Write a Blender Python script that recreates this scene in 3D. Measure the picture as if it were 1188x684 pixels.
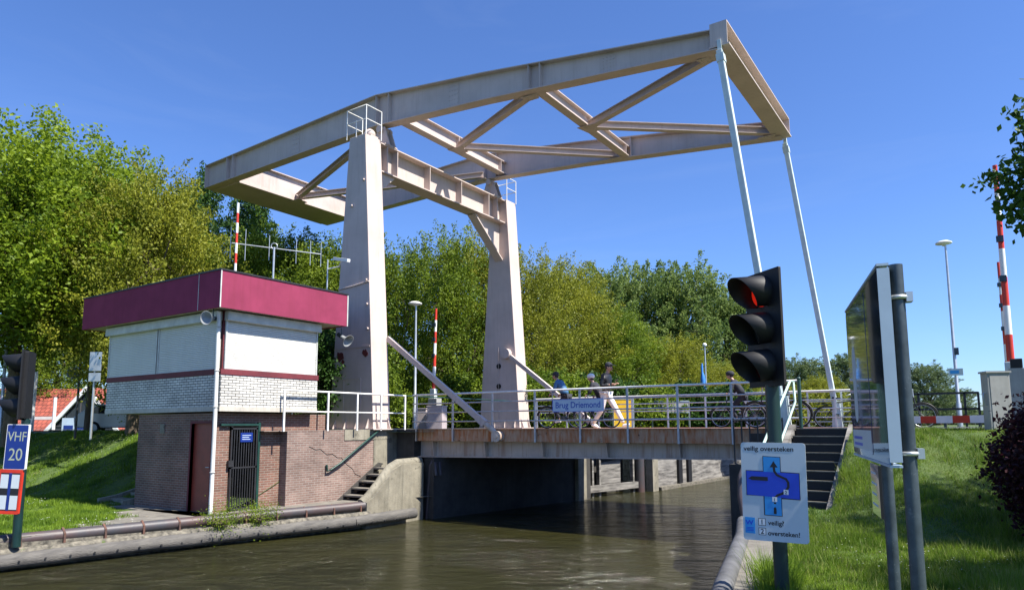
import bpy, bmesh, math, random
import numpy as np
from mathutils import Vector, Matrix, Quaternion
R = math.radians
for o in list(bpy.data.objects): bpy.data.objects.remove(o)
S = bpy.context.scene; COL = S.collection
# ------------------------------------------------------------------ camera
YAW, PITCH, ROLL, FPX = .5923, .121, -.005, 802.85
EYE = 3.1
cy, sy = math.cos(YAW), math.sin(YAW); cp, sp = math.cos(PITCH), math.sin(PITCH)
fw = Vector((-sy*cp, cy*cp, sp)); rt0 = Vector((cy, sy, 0)); up0 = rt0.cross(fw)
rt = math.cos(ROLL)*rt0 + math.sin(ROLL)*up0; upv = -math.sin(ROLL)*rt0 + math.cos(ROLL)*up0
cam = bpy.data.objects.new('camera', bpy.data.cameras.new('camera')); COL.objects.link(cam)
cam.matrix_world = Matrix(((rt.x, upv.x, -fw.x, 0), (rt.y, upv.y, -fw.y, 0), (rt.z, upv.z, -fw.z, EYE), (0, 0, 0, 1)))
cam.data.sensor_width = 36; cam.data.lens = 36*FPX/1188; cam.data.shift_y = 54/1188
cam.data.clip_start = .05; cam.data.clip_end = 3000
S.camera = cam
# ------------------------------------------------------------------ sky and sun
SUN_EL, SUN_AZ = 54, 3          # azimuth from +X towards +Y
W = bpy.data.worlds.new('World'); S.world = W; W.use_nodes = True
nt = W.node_tree; bg = nt.nodes['Background']
sky = nt.nodes.new('ShaderNodeTexSky'); sky.sky_type = 'NISHITA'; sky.sun_disc = False
sky.sun_elevation = R(SUN_EL); sky.sun_rotation = R(90-SUN_AZ)
sky.air_density = 1.0; sky.dust_density = .3; sky.ozone_density = 4.0
tint = nt.nodes.new('ShaderNodeMix'); tint.data_type = 'RGBA'; tint.blend_type = 'MULTIPLY'; tint.inputs[0].default_value = 1
tint.inputs[7].default_value = (.76, .96, 1.36, 1)      # deep polarised blue
nt.links.new(sky.outputs[0], tint.inputs[6]); 
stc = nt.nodes.new('ShaderNodeTexCoord'); smp = nt.nodes.new('ShaderNodeMapping'); smp.inputs['Scale'].default_value = (1.2, 2.0, 9.0); smp.inputs['Rotation'].default_value = (R(18), R(10), R(20))
nt.links.new(stc.outputs['Generated'], smp.inputs[0])
sno = nt.nodes.new('ShaderNodeTexNoise'); sno.inputs['Scale'].default_value = 1.6; sno.inputs['Detail'].default_value = 9; sno.inputs['Roughness'].default_value = .62; sno.inputs['Distortion'].default_value = .8
nt.links.new(smp.outputs[0], sno.inputs['Vector'])
srp = nt.nodes.new('ShaderNodeValToRGB'); srp.color_ramp.elements[0].position = .52; srp.color_ramp.elements[1].position = .8; srp.color_ramp.elements[1].color = (.045, .045, .045, 1)
nt.links.new(sno.outputs[0], srp.inputs[0])
cir = nt.nodes.new('ShaderNodeMix'); cir.data_type = 'RGBA'; cir.inputs[7].default_value = (5.5, 6.2, 7.0, 1)   # thin cirrus
nt.links.new(srp.outputs[0], cir.inputs[0]); nt.links.new(tint.outputs[2], cir.inputs[6])
nt.links.new(cir.outputs[2], bg.inputs[0]); bg.inputs[1].default_value = .072
sl = bpy.data.lights.new('sun', 'SUN'); sl.energy = 5.0; sl.angle = R(.53); sl.color = (1, .95, .86)
so = bpy.data.objects.new('sun', sl); COL.objects.link(so)
sd = Vector((math.cos(R(SUN_EL))*math.cos(R(SUN_AZ)), math.cos(R(SUN_EL))*math.sin(R(SUN_AZ)), math.sin(R(SUN_EL))))
so.rotation_euler = sd.to_track_quat('Z', 'Y').to_euler()
so.location = (60, 10, 80)
S.view_settings.view_transform = 'Standard'; S.view_settings.look = 'None'
S.view_settings.exposure = 1.12; S.view_settings.gamma = 1; S.view_settings.use_curve_mapping = False
S.render.engine = 'CYCLES'
S.cycles.max_bounces = 6; S.cycles.transparent_max_bounces = 8
rnd = random.Random(7)
# ------------------------------------------------------------------ materials
def new_mat(name):
    m = bpy.data.materials.new(name); m.use_nodes = True
    return m, m.node_tree, m.node_tree.nodes['Principled BSDF']
def N(nt, t, **k):
    n = nt.nodes.new(t)
    for a, v in k.items():
        if a in n.inputs.keys(): n.inputs[a].default_value = v
        else: setattr(n, a, v)
    return n
def col(c): return (c[0], c[1], c[2], 1)
def mat(name, c, rough=.6, metal=0, var=.15, scale=3, bump=0, bscale=30, c2=None, spots=None, spec=.5, stretch=None, streak=None):
    """painted or raw surface: base colour broken up by noise, optional second colour in patches, bump"""
    m, t, b = new_mat(name)
    tc = N(t, 'ShaderNodeTexCoord')
    src = tc.outputs['Object']
    if stretch:
        mp = N(t, 'ShaderNodeMapping'); mp.inputs['Scale'].default_value = stretch
        t.links.new(src, mp.inputs[0]); src = mp.outputs[0]
    n = N(t, 'ShaderNodeTexNoise', Scale=scale, Detail=8.0, Roughness=.6); t.links.new(src, n.inputs['Vector'])
    mx = N(t, 'ShaderNodeMix', data_type='RGBA')
    lo = tuple(max(0, v*(1-var)) for v in c); hi = tuple(min(1, v*(1+var)) for v in c)
    mx.inputs[6].default_value = col(lo if c2 is None else c); mx.inputs[7].default_value = col(hi if c2 is None else c2)
    rp = N(t, 'ShaderNodeValToRGB'); rp.color_ramp.elements[0].position = .35; rp.color_ramp.elements[1].position = .65
    t.links.new(n.outputs[0], rp.inputs[0]); t.links.new(rp.outputs[0], mx.inputs[0])
    out = mx.outputs[2]
    if spots:   # (colour, threshold, scale)
        n2 = N(t, 'ShaderNodeTexNoise', Scale=spots[2], Detail=9.0, Roughness=.7); t.links.new(tc.outputs['Object'], n2.inputs['Vector'])
        r2 = N(t, 'ShaderNodeValToRGB'); r2.color_ramp.elements[0].position = spots[1]; r2.color_ramp.elements[1].position = spots[1]+.06
        t.links.new(n2.outputs[0], r2.inputs[0])
        m2 = N(t, 'ShaderNodeMix', data_type='RGBA'); m2.inputs[7].default_value = col(spots[0])
        t.links.new(r2.outputs[0], m2.inputs[0]); t.links.new(out, m2.inputs[6]); out = m2.outputs[2]
    if streak:  # vertical dirt runs (colour, amount)
        mp = N(t, 'ShaderNodeMapping'); mp.inputs['Scale'].default_value = (6, 6, .35)
        t.links.new(tc.outputs['Object'], mp.inputs[0])
        n3 = N(t, 'ShaderNodeTexNoise', Scale=1.5, Detail=6.0, Roughness=.7); t.links.new(mp.outputs[0], n3.inputs['Vector'])
        r3 = N(t, 'ShaderNodeValToRGB'); r3.color_ramp.elements[0].position = .5; r3.color_ramp.elements[1].position = .75
        r3.color_ramp.elements[1].color = (streak[1],)*3+(1,)
        t.links.new(n3.outputs[0], r3.inputs[0])
        m3 = N(t, 'ShaderNodeMix', data_type='RGBA'); m3.inputs[7].default_value = col(streak[0])
        t.links.new(r3.outputs[0], m3.inputs[0]); t.links.new(out, m3.inputs[6]); out = m3.outputs[2]
    t.links.new(out, b.inputs['Base Color'])
    b.inputs['Roughness'].default_value = rough; b.inputs['Metallic'].default_value = metal
    b.inputs['Specular IOR Level'].default_value = spec
    if bump:
        n4 = N(t, 'ShaderNodeTexNoise', Scale=bscale, Detail=6.0); t.links.new(src, n4.inputs['Vector'])
        bp = N(t, 'ShaderNodeBump', Strength=bump, Distance=.02); t.links.new(n4.outputs[0], bp.inputs['Height'])
        t.links.new(bp.outputs[0], b.inputs['Normal'])
    return m
def brick_mat(name, c1, c2, mortar, bw=.21, bh=.0625, ms=.006, bump=.5, dirt=None, rough=.8):
    m, t, b = new_mat(name)
    uv = N(t, 'ShaderNodeUVMap')
    br = N(t, 'ShaderNodeTexBrick'); t.links.new(uv.outputs[0], br.inputs['Vector'])
    br.inputs['Color1'].default_value = col(c1); br.inputs['Color2'].default_value = col(c2); br.inputs['Mortar'].default_value = col(mortar)
    br.inputs['Scale'].default_value = 1; br.inputs['Mortar Size'].default_value = ms; br.inputs['Mortar Smooth'].default_value = .2
    br.inputs['Brick Width'].default_value = bw; br.inputs['Row Height'].default_value = bh
    tc = N(t, 'ShaderNodeTexCoord')
    n = N(t, 'ShaderNodeTexNoise', Scale=1.3, Detail=8.0, Roughness=.65); t.links.new(tc.outputs['Object'], n.inputs['Vector'])
    rp = N(t, 'ShaderNodeValToRGB'); rp.color_ramp.elements[0].position = .3; rp.color_ramp.elements[1].position = .7
    rp.color_ramp.elements[0].color = (.48, .46, .44, 1); rp.color_ramp.elements[1].color = (1.1, 1.08, 1.05, 1)
    t.links.new(n.outputs[0], rp.inputs[0])
    mx = N(t, 'ShaderNodeMix', data_type='RGBA', blend_type='MULTIPLY'); mx.inputs[0].default_value = .8
    t.links.new(br.outputs['Color'], mx.inputs[6]); t.links.new(rp.outputs[0], mx.inputs[7])
    t.links.new(mx.outputs[2], b.inputs['Base Color']); b.inputs['Roughness'].default_value = rough
    inv = N(t, 'ShaderNodeMath', operation='SUBTRACT'); inv.inputs[0].default_value = 1; t.links.new(br.outputs['Fac'], inv.inputs[1])
    bp = N(t, 'ShaderNodeBump', Strength=bump, Distance=.01); t.links.new(inv.outputs[0], bp.inputs['Height'])
    t.links.new(bp.outputs[0], b.inputs['Normal'])
    return m
def leaf_mat(name, c1, c2, trans=.35, ns=.55):
    m, t, b = new_mat(name)
    g = N(t, 'ShaderNodeNewGeometry'); tc = N(t, 'ShaderNodeTexCoord')
    n = N(t, 'ShaderNodeTexNoise', Scale=ns, Detail=4.0); t.links.new(tc.outputs['Object'], n.inputs['Vector'])
    ad = N(t, 'ShaderNodeMath', operation='MULTIPLY_ADD'); t.links.new(g.outputs['Random Per Island'], ad.inputs[0]); ad.inputs[1].default_value = .38
    sb = N(t, 'ShaderNodeMath', operation='MULTIPLY_ADD'); t.links.new(n.outputs[0], sb.inputs[0]); sb.inputs[1].default_value = 2.2; sb.inputs[2].default_value = -.78
    t.links.new(sb.outputs[0], ad.inputs[2])
    ad.use_clamp = True
    mx = N(t, 'ShaderNodeMix', data_type='RGBA'); mx.inputs[6].default_value = col(c1); mx.inputs[7].default_value = col(c2)
    t.links.new(ad.outputs[0], mx.inputs[0])
    t.links.new(mx.outputs[2], b.inputs['Base Color']); b.inputs['Roughness'].default_value = .55
    b.inputs['Specular IOR Level'].default_value = .25
    tr = N(t, 'ShaderNodeBsdfTranslucent'); t.links.new(mx.outputs[2], tr.inputs[0])
    ms = N(t, 'ShaderNodeMixShader'); ms.inputs[0].default_value = trans
    out = t.nodes['Material Output']
    t.links.new(b.outputs[0], ms.inputs[1]); t.links.new(tr.outputs[0], ms.inputs[2]); t.links.new(ms.outputs[0], out.inputs[0])
    return m
M = {}
M['bridge'] = mat('bridge_paint', (.51, .425, .385), .65, spec=.25, var=.07, scale=1.2, streak=((.30, .22, .17), .34), spots=((.24, .11, .06), .76, 5), bump=.05, bscale=40)
M['bridge_rust'] = mat('chipped_red_primer', (.12, .02, .015), .8, var=.3, scale=20)
M['rod'] = mat('rod_paint', (.55, .62, .60), .45, var=.08, scale=4, streak=((.3, .3, .27), .4))
M['girder'] = mat('girder_paint', (.50, .42, .35), .7, spec=.2, var=.12, scale=1.6, streak=((.26, .12, .06), .8), bump=.05)
M['rust'] = mat('rusty_edge', (.46, .33, .22), .85, c2=(.36, .12, .035), scale=2.2, bump=.3, bscale=50, stretch=(5, 5, .9), spots=((.06, .025, .015), .6, 5))
M['white_rail'] = mat('white_rail_paint', (.74, .73, .69), .5, var=.06, scale=6, spots=((.4, .3, .2), .72, 9))
M['grey_rail'] = mat('galvanised_rail', (.42, .43, .44), .5, .3, var=.15, scale=7)
M['galv'] = mat('galvanised_steel', (.06, .078, .09), .5, .55, var=.25, scale=9, spots=((.12, .14, .15), .6, 25), bump=.03)
M['galv_light'] = mat('bright_clamp_steel', (.5, .52, .52), .4, .7, var=.15)
M['dark_green'] = mat('dark_green_paint', (.012, .045, .035), .4, var=.2)
M['green_post'] = mat('green_post_paint', (.006, .026, .024), .4, var=.2)
M['mint'] = mat('pale_green_handrail', (.42, .58, .50), .5, var=.1)
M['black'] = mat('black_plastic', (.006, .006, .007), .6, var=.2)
M['black_iron'] = mat('black_iron', (.02, .02, .022), .5, var=.3, bump=.05)
M['concrete'] = mat('weathered_concrete', (.28, .255, .195), .9, c2=(.16, .145, .11), scale=1.8, bump=.4, bscale=25, spots=((.07, .065, .05), .6, 2.5), streak=((.07, .07, .055), .7))
M['concrete_dark'] = mat('shade_darkened_concrete', (.045, .042, .038), .8, var=.35, scale=1.5, bump=.4, streak=((.03, .03, .025), .8))  # base colour darkened to stand in for the deep shade under the deck
M['paving'] = mat('quay_paving', (.20, .185, .155), .9, c2=(.11, .10, .085), scale=3, bump=.25, spots=((.42, .34, .2), .62, 6))
M['pipe'] = mat('dark_fender_pipe', (.05, .052, .06), .5, c2=(.085, .05, .045), scale=1.2, bump=.12, bscale=15)
M['log'] = mat('weathered_log', (.14, .13, .115), .9, c2=(.08, .075, .07), scale=2.2, bump=.8, bscale=14, stretch=(4, .8, 5))
M['bracket_rust'] = mat('bracket_rust', (.13, .06, .04), .85, c2=(.06, .035, .028), scale=8, bump=.2)
M['stone_edge'] = mat('rubble_edge', (.2, .18, .14), .95, c2=(.06, .055, .045), scale=9, bump=1, bscale=18, spots=((.07, .11, .02), .62, 7))
M['timber'] = mat('grey_weathered_timber', (.27, .255, .23), .9, c2=(.07, .065, .06), scale=1.4, bump=.6, bscale=12, stretch=(.8, .8, 6), spots=((.42, .40, .37), .66, 3))
M['maroon'] = mat('maroon_fascia_paint', (.24, .038, .08), .75, var=.10, scale=1.5, spec=.12, streak=((.18, .03, .05), .5))
M['maroon_trim'] = mat('maroon_trim', (.13, .018, .025), .7, var=.2)
M['door_red'] = mat('red_door_paint', (.22, .035, .02), .5, var=.15)
M['zinc'] = mat('pale_zinc_trim', (.5, .5, .46), .5, .2, var=.15)
M['roof_felt'] = mat('roof_felt', (.05, .05, .05), .95, var=.3, bump=.3)
M['soffit'] = mat('soffit_board', (.45, .42, .36), .8, var=.15, streak=((.25, .22, .17), .5))
M['pipe_white'] = mat('white_downpipe', (.66, .66, .62), .5, var=.08, streak=((.35, .33, .28), .5))
M['brick'] = brick_mat('brown_brick', (.23, .11, .08), (.15, .075, .055), (.28, .24, .2), ms=.008)
M['brick_old'] = brick_mat('weathered_brick', (.27, .18, .15), (.19, .12, .10), (.33, .30, .27), ms=.007)
M['white_brick'] = brick_mat('white_glazed_brick', (.74, .73, .68), (.62, .61, .57), (.05, .05, .05), bw=.21, bh=.068, ms=.0085, bump=.6)
M['shutter'] = mat('white_roller_shutter', (.66, .65, .60), .6, spec=.2, var=.04, scale=1, streak=((.55, .54, .48), .4))
M['red'] = mat('red_paint', (.55, .035, .015), .45, var=.15)
M['white'] = mat('white_paint', (.78, .78, .76), .45, var=.05)
M['sign_white'] = mat('sign_white', (.54, .60, .62), .4, var=.03)
M['sign_blue'] = mat('sign_blue', (.008, .028, .19), .4, var=.05)
M['sign_deep'] = mat('sign_deep_blue', (.01, .06, .55), .35, var=.04)
M['sign_cyan'] = mat('sign_cyan', (.03, .30, .68), .35, var=.04)
M['sign_pale_blue'] = mat('sign_pale_blue', (.44, .54, .64), .4, var=.05)
M['name_blue'] = mat('name_lettering_blue', (.02, .07, .38), .4, var=.05)
M['letter_cream'] = mat('letter_cream', (.34, .38, .28), .5, var=.05)
M['ink'] = mat('sign_ink', (.012, .012, .015), .5, var=.1)
M['asphalt'] = mat('asphalt', (.06, .06, .06), .9, var=.2, scale=5, bump=.3, bscale=80)
M['red_asphalt'] = mat('red_cycle_asphalt', (.15, .085, .07), .9, var=.2, scale=5, bump=.3, bscale=80)
M['grass'] = mat('grass_ground', (.04, .075, .014), .95, c2=(.075, .11, .022), scale=2.0, bump=1, bscale=12, spots=((.16, .14, .06), .64, 1.2))
M['cabinet'] = mat('grey_cabinet', (.33, .33, .31), .6, var=.1, streak=((.2, .2, .18), .4))
M['pink_cab'] = mat('pinkish_cabinet', (.42, .36, .36), .6, var=.1)
M['yellow'] = mat('yellow_board', (.72, .42, .01), .5, var=.1)
M['tile_red'] = brick_mat('red_roof_tiles', (.40, .095, .06), (.30, .07, .045), (.13, .03, .02), bw=.35, bh=.34, ms=.03, bump=.8)
M['dark_roof'] = mat('dark_roof', (.06, .06, .065), .8, var=.2)
M['render_wall'] = mat('pale_render', (.6, .58, .54), .85, var=.08)
M['bark'] = mat('bark', (.10, .075, .05), .95, var=.35, scale=6, bump=.8, bscale=20, stretch=(1, 1, .3))
M['flag_blue'] = mat('flag_blue', (.03, .20, .60), .7, var=.2, stretch=(8, 8, 1))
M['rubber'] = mat('tyre_rubber', (.015, .015, .015), .8, var=.2)
M['skin'] = mat('skin', (.42, .24, .17), .5, var=.05)
M['jacket_black'] = mat('black_jacket', (.007, .008, .012), .5, var=.3, scale=12, bump=.4, bscale=25)
M['jacket_blue'] = mat('blue_jacket', (.04, .13, .26), .7, var=.2, scale=10, bump=.3)
M['pink_cloth'] = mat('pink_shirt', (.62, .05, .14), .8, var=.1, scale=10)
M['white_cloth'] = mat('white_trousers', (.68, .67, .66), .8, var=.07, scale=12, bump=.4)
M['dark_cloth'] = mat('dark_cloth', (.02, .022, .03), .85, var=.2, scale=10)
M['hair'] = mat('hair', (.03, .02, .015), .7)
M['car_white'] = mat('car_paint', (.6, .62, .64), .25, .1, var=.03)
M['phone'] = mat('phone_case', (.02, .02, .02), .3)
m, t, b = new_mat('dark_glass'); b.inputs['Base Color'].default_value = (.02, .025, .03, 1); b.inputs['Roughness'].default_value = .08; M['glass'] = m
m, t, b = new_mat('red_lens'); b.inputs['Base Color'].default_value = (.5, .01, .008, 1); b.inputs['Roughness'].default_value = .25
b.inputs['Emission Color'].default_value = (1, .03, .01, 1); b.inputs['Emission Strength'].default_value = .2; M['lens_red'] = m
m, t, b = new_mat('unlit_lens'); b.inputs['Base Color'].default_value = (.03, .035, .03, 1); b.inputs['Roughness'].default_value = .2; M['lens_dark'] = m
m, t, b = new_mat('unlit_red_lens'); b.inputs['Base Color'].default_value = (.10, .008, .006, 1); b.inputs['Roughness'].default_value = .25; M['lens_dim'] = m
m, t, b = new_mat('glossy_board'); b.inputs['Base Color'].default_value = (.035, .05, .06, 1); b.inputs['Roughness'].default_value = .06; b.inputs['Specular IOR Level'].default_value = 1.0
b.inputs['Coat Weight'].default_value = .8; b.inputs['Coat Roughness'].default_value = .03; M['board'] = m
m, t, b = new_mat('glossy_board_blue'); b.inputs['Base Color'].default_value = (.008, .02, .14, 1); b.inputs['Roughness'].default_value = .08
b.inputs['Coat Weight'].default_value = .8; b.inputs['Coat Roughness'].default_value = .03; M['board_blue'] = m
# water
m, t, b = new_mat('canal_water'); M['water'] = m
b.inputs['Base Color'].default_value = (.026, .025, .008, 1); b.inputs['Roughness'].default_value = .07; b.inputs['IOR'].default_value = 1.33
tc = N(t, 'ShaderNodeTexCoord'); m0 = N(t, 'ShaderNodeMapping'); m0.inputs['Rotation'].default_value = (0, 0, R(-34)); mp = N(t, 'ShaderNodeMapping'); mp.inputs['Scale'].default_value = (.85, 1.9, 1)
t.links.new(tc.outputs['Object'], m0.inputs[0]); t.links.new(m0.outputs[0], mp.inputs[0])
n1 = N(t, 'ShaderNodeTexNoise', Scale=1.9, Detail=9.0, Roughness=.6, Distortion=1.0); n2 = N(t, 'ShaderNodeTexNoise', Scale=.6, Detail=2.0, Distortion=.5)
t.links.new(mp.outputs[0], n1.inputs['Vector']); t.links.new(mp.outputs[0], n2.inputs['Vector'])
ad = N(t, 'ShaderNodeMath', operation='MULTIPLY_ADD'); ad.inputs[1].default_value = 1.2
t.links.new(n2.outputs[0], ad.inputs[0]); t.links.new(n1.outputs[0], ad.inputs[2])
n3 = N(t, 'ShaderNodeTexNoise', Scale=.22, Detail=3.0, Distortion=.6); t.links.new(m0.outputs[0], n3.inputs['Vector'])
mr = N(t, 'ShaderNodeMapRange'); mr.inputs['From Min'].default_value = .35; mr.inputs['From Max'].default_value = .65; mr.inputs['To Min'].default_value = .35; mr.inputs['To Max'].default_value = 1
t.links.new(n3.outputs[0], mr.inputs[0])
bp = N(t, 'ShaderNodeBump', Distance=.5); t.links.new(mr.outputs[0], bp.inputs['Strength']); t.links.new(ad.outputs[0], bp.inputs['Height']); t.links.new(bp.outputs[0], b.inputs['Normal'])
# foliage
M['leaf_bright'] = leaf_mat('leaf_bright', (.085, .15, .012), (.27, .36, .022), .45)
M['leaf_mid'] = leaf_mat('leaf_mid', (.065, .125, .012), (.22, .29, .022), .43)
M['leaf_yellow'] = leaf_mat('leaf_yellow', (.12, .15, .015), (.31, .32, .03), .43)
M['leaf_dark'] = leaf_mat('leaf_dark', (.02, .055, .010), (.06, .13, .018), .3)
M['leaf_poplar'] = leaf_mat('leaf_poplar', (.08, .14, .035), (.24, .31, .08), .45)
M['leaf_far'] = leaf_mat('leaf_far', (.075, .12, .045), (.16, .21, .08), .35)
M['leaf_purple'] = leaf_mat('leaf_purple', (.02, .006, .010), (.06, .015, .022), .3)
M['blade'] = leaf_mat('grass_blade', (.05, .12, .010), (.24, .35, .03), .42, 1.6)
M['blade_dry'] = leaf_mat('grass_blade_dry', (.10, .14, .03), (.30, .32, .09), .35, 1.2)
M['petal'] = mat('daisy_petal', (.75, .75, .7), .7)

# ------------------------------------------------------------------ mesh helpers
class MB:
    def __init__(s): s.v = []; s.f = []; s.smooth = []
    def add(s, vs, fs, smooth=False):
        n = len(s.v); s.v += [tuple(v) for v in vs]; s.f += [tuple(i+n for i in f) for f in fs]; s.smooth += [smooth]*len(fs)
        return s
    def box(s, x0, x1, y0, y1, z0, z1):
        return s.add([(x0,y0,z0),(x1,y0,z0),(x1,y1,z0),(x0,y1,z0),(x0,y0,z1),(x1,y0,z1),(x1,y1,z1),(x0,y1,z1)],
                     [(0,3,2,1),(4,5,6,7),(0,1,5,4),(1,2,6,5),(2,3,7,6),(3,0,4,7)])
    def beam(s, p0, p1, w, h, up=(0,0,1)):
        p0 = Vector(p0); p1 = Vector(p1); d = (p1-p0).normalized(); u = Vector(up)
        sd_ = d.cross(u)
        if sd_.length < 1e-5: sd_ = d.cross(Vector((1,0,0)))
        sd_.normalize(); u = sd_.cross(d).normalized()
        vs = []
        for p in (p0, p1):
            for a, b_ in ((-1,-1),(1,-1),(1,1),(-1,1)): vs.append(p+sd_*a*w/2+u*b_*h/2)
        return s.add(vs, [(0,1,2,3),(7,6,5,4),(0,4,5,1),(1,5,6,2),(2,6,7,3),(3,7,4,0)])
    def ibeam(s, p0, p1, w, h, t=.025, up=(0,0,1)):
        p0 = Vector(p0); p1 = Vector(p1); d = (p1-p0).normalized(); u = Vector(up)
        sd_ = d.cross(u).normalized(); u = sd_.cross(d).normalized()
        s.beam(p0, p1, t, h-2*t, up)
        s.beam(p0+u*(h/2-t/2), p1+u*(h/2-t/2), w, t, up); s.beam(p0-u*(h/2-t/2), p1-u*(h/2-t/2), w, t, up)
        return s
    def tube(s, p0, p1, r, r2=None, n=10, caps=True):
        return s.path([p0, p1], [r, r if r2 is None else r2], n, caps)
    def path(s, pts, rs, n=8, caps=True):
        pts = [Vector(p) for p in pts]
        if not isinstance(rs, (list, tuple)): rs = [rs]*len(pts)
        vs = []; ref = None
        for i, p in enumerate(pts):
            d = (pts[min(i+1, len(pts)-1)]-pts[max(i-1, 0)])
            d = d.normalized() if d.length > 1e-9 else Vector((0,0,1))
            if ref is None: ref = Vector((0,0,1)) if abs(d.z) < .9 else Vector((1,0,0))
            a = d.cross(ref).normalized(); b_ = d.cross(a).normalized(); ref = -b_ if False else a.cross(d)
            for k in range(n):
                th = 2*math.pi*k/n; vs.append(p+(a*math.cos(th)+b_*math.sin(th))*rs[i])
        fs = []
        for i in range(len(pts)-1):
            for k in range(n):
                k2 = (k+1) % n; fs.append((i*n+k, i*n+k2, (i+1)*n+k2, (i+1)*n+k))
        s.add(vs, fs, True)
        if caps:
            L = len(vs); s.add(vs[:n], [tuple(range(n-1, -1, -1))]); s.add(vs[L-n:], [tuple(range(n))])
        return s
    def prism(s, poly, axis, a0, a1):
        """poly of 2D points; axis 'x': (y,z), 'y': (x,z), 'z': (x,y)"""
        def P3(p, a): return {'x': (a, p[0], p[1]), 'y': (p[0], a, p[1]), 'z': (p[0], p[1], a)}[axis]
        n = len(poly); vs = [P3(p, a0) for p in poly]+[P3(p, a1) for p in poly]
        return s.add(vs, [tuple(range(n-1, -1, -1)), tuple(range(n, 2*n))]+[(i, (i+1) % n, (i+1) % n+n, i+n) for i in range(n)])
    def ball(s, c, rx, ry=None, rz=None, nu=14, nv=9):
        ry = rx if ry is None else ry; rz = rx if rz is None else rz
        vs = [(c[0], c[1], c[2]-rz)]
        for j in range(1, nv):
            ph = -math.pi/2+math.pi*j/nv
            for i in range(nu):
                th = 2*math.pi*i/nu; vs.append((c[0]+rx*math.cos(ph)*math.cos(th), c[1]+ry*math.cos(ph)*math.sin(th), c[2]+rz*math.sin(ph)))
        vs.append((c[0], c[1], c[2]+rz)); fs = [(0, 1+(i+1) % nu, 1+i) for i in range(nu)]
        for j in range(nv-2):
            for i in range(nu):
                i2 = (i+1) % nu; a = 1+j*nu; fs.append((a+i, a+i2, a+nu+i2, a+nu+i))
        L = len(vs)-1; a = 1+(nv-2)*nu; fs += [(a+i, a+(i+1) % nu, L) for i in range(nu)]
        return s.add(vs, fs, True)
    def lathe(s, prof, base, axis, n=20):
        """prof: (radius, distance along axis)"""
        base = Vector(base); ax = Vector(axis).normalized(); a = ax.orthogonal().normalized(); b_ = ax.cross(a)
        vs = []
        for r, d in prof:
            for k in range(n):
                th = 2*math.pi*k/n; vs.append(base+ax*d+(a*math.cos(th)+b_*math.sin(th))*r)
        fs = [(i*n+k, i*n+(k+1) % n, (i+1)*n+(k+1) % n, (i+1)*n+k) for i in range(len(prof)-1) for k in range(n)]
        return s.add(vs, fs, True)
    def torus(s, c, Rr, r, axis=(0,1,0), n=28, k=8):
        c = Vector(c); ax = Vector(axis).normalized(); a = ax.orthogonal().normalized(); b_ = ax.cross(a)
        vs = []
        for i in range(n):
            th = 2*math.pi*i/n; e = a*math.cos(th)+b_*math.sin(th)
            for j in range(k):
                ph = 2*math.pi*j/k; vs.append(c+e*(Rr+r*math.cos(ph))+ax*r*math.sin(ph))
        return s.add(vs, [(i*k+j, ((i+1) % n)*k+j, ((i+1) % n)*k+(j+1) % k, i*k+(j+1) % k) for i in range(n) for j in range(k)], True)
    def build(s, name, m, parent=None, bevel=0, local=False, loc=None):
        me = bpy.data.meshes.new(name)
        off = Vector((0,0,0))
        if parent is not None and not local:
            p = parent
            while p is not None: off = off+p.location; p = p.parent
        if loc is not None: off = Vector(loc)
        V = [(v[0]-off.x, v[1]-off.y, v[2]-off.z) for v in s.v]
        me.from_pydata(V, [], s.f)
        me.polygons.foreach_set('use_smooth', s.smooth)
        uv = me.uv_layers.new(name='UVMap')
        for p in me.polygons:
            n_ = p.normal; ax = max(range(3), key=lambda i: abs(n_[i]))
            for li in p.loop_indices:
                co = s.v[me.loops[li].vertex_index]
                uv.data[li].uv = (co[1], co[2]) if ax == 0 else ((co[0], co[2]) if ax == 1 else (co[0], co[1]))
        me.materials.append(M[m] if isinstance(m, str) else m)
        o = bpy.data.objects.new(name, me); COL.objects.link(o)
        if loc is not None: o.location = loc
        if parent is not None: o.parent = parent
        if bevel:
            bm = bmesh.new(); bm.from_mesh(me); bmesh.ops.remove_doubles(bm, verts=bm.verts, dist=1e-5)
            ed = [e for e in bm.edges if len(e.link_faces) == 2 and e.calc_face_angle(0) > .6]
            bmesh.ops.bevel(bm, geom=ed, offset=bevel, segments=2, affect='EDGES', profile=.7); bm.to_mesh(me); bm.free()
        return o
def tag(o, label=None, cat=None, group=None, kind=None):
    if label: o['label'] = label
    if cat: o['category'] = cat
    if group: o['group'] = group
    if kind: o['kind'] = kind
    return o
def thing(name, label, cat, loc=(0,0,0), rz=0, group=None):
    o = bpy.data.objects.new(name, None); o.empty_display_size = .3; COL.objects.link(o)
    o.location = loc; o.rotation_euler.z = rz
    return tag(o, label, cat, group)
def copy_tree(o, parent=None):
    c = o.copy(); COL.objects.link(c)
    if parent is not None: c.parent = parent
    for ch in list(o.children): copy_tree(ch, c)
    return c
def structure(o, name=None): o['kind'] = 'structure'; return o
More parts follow.
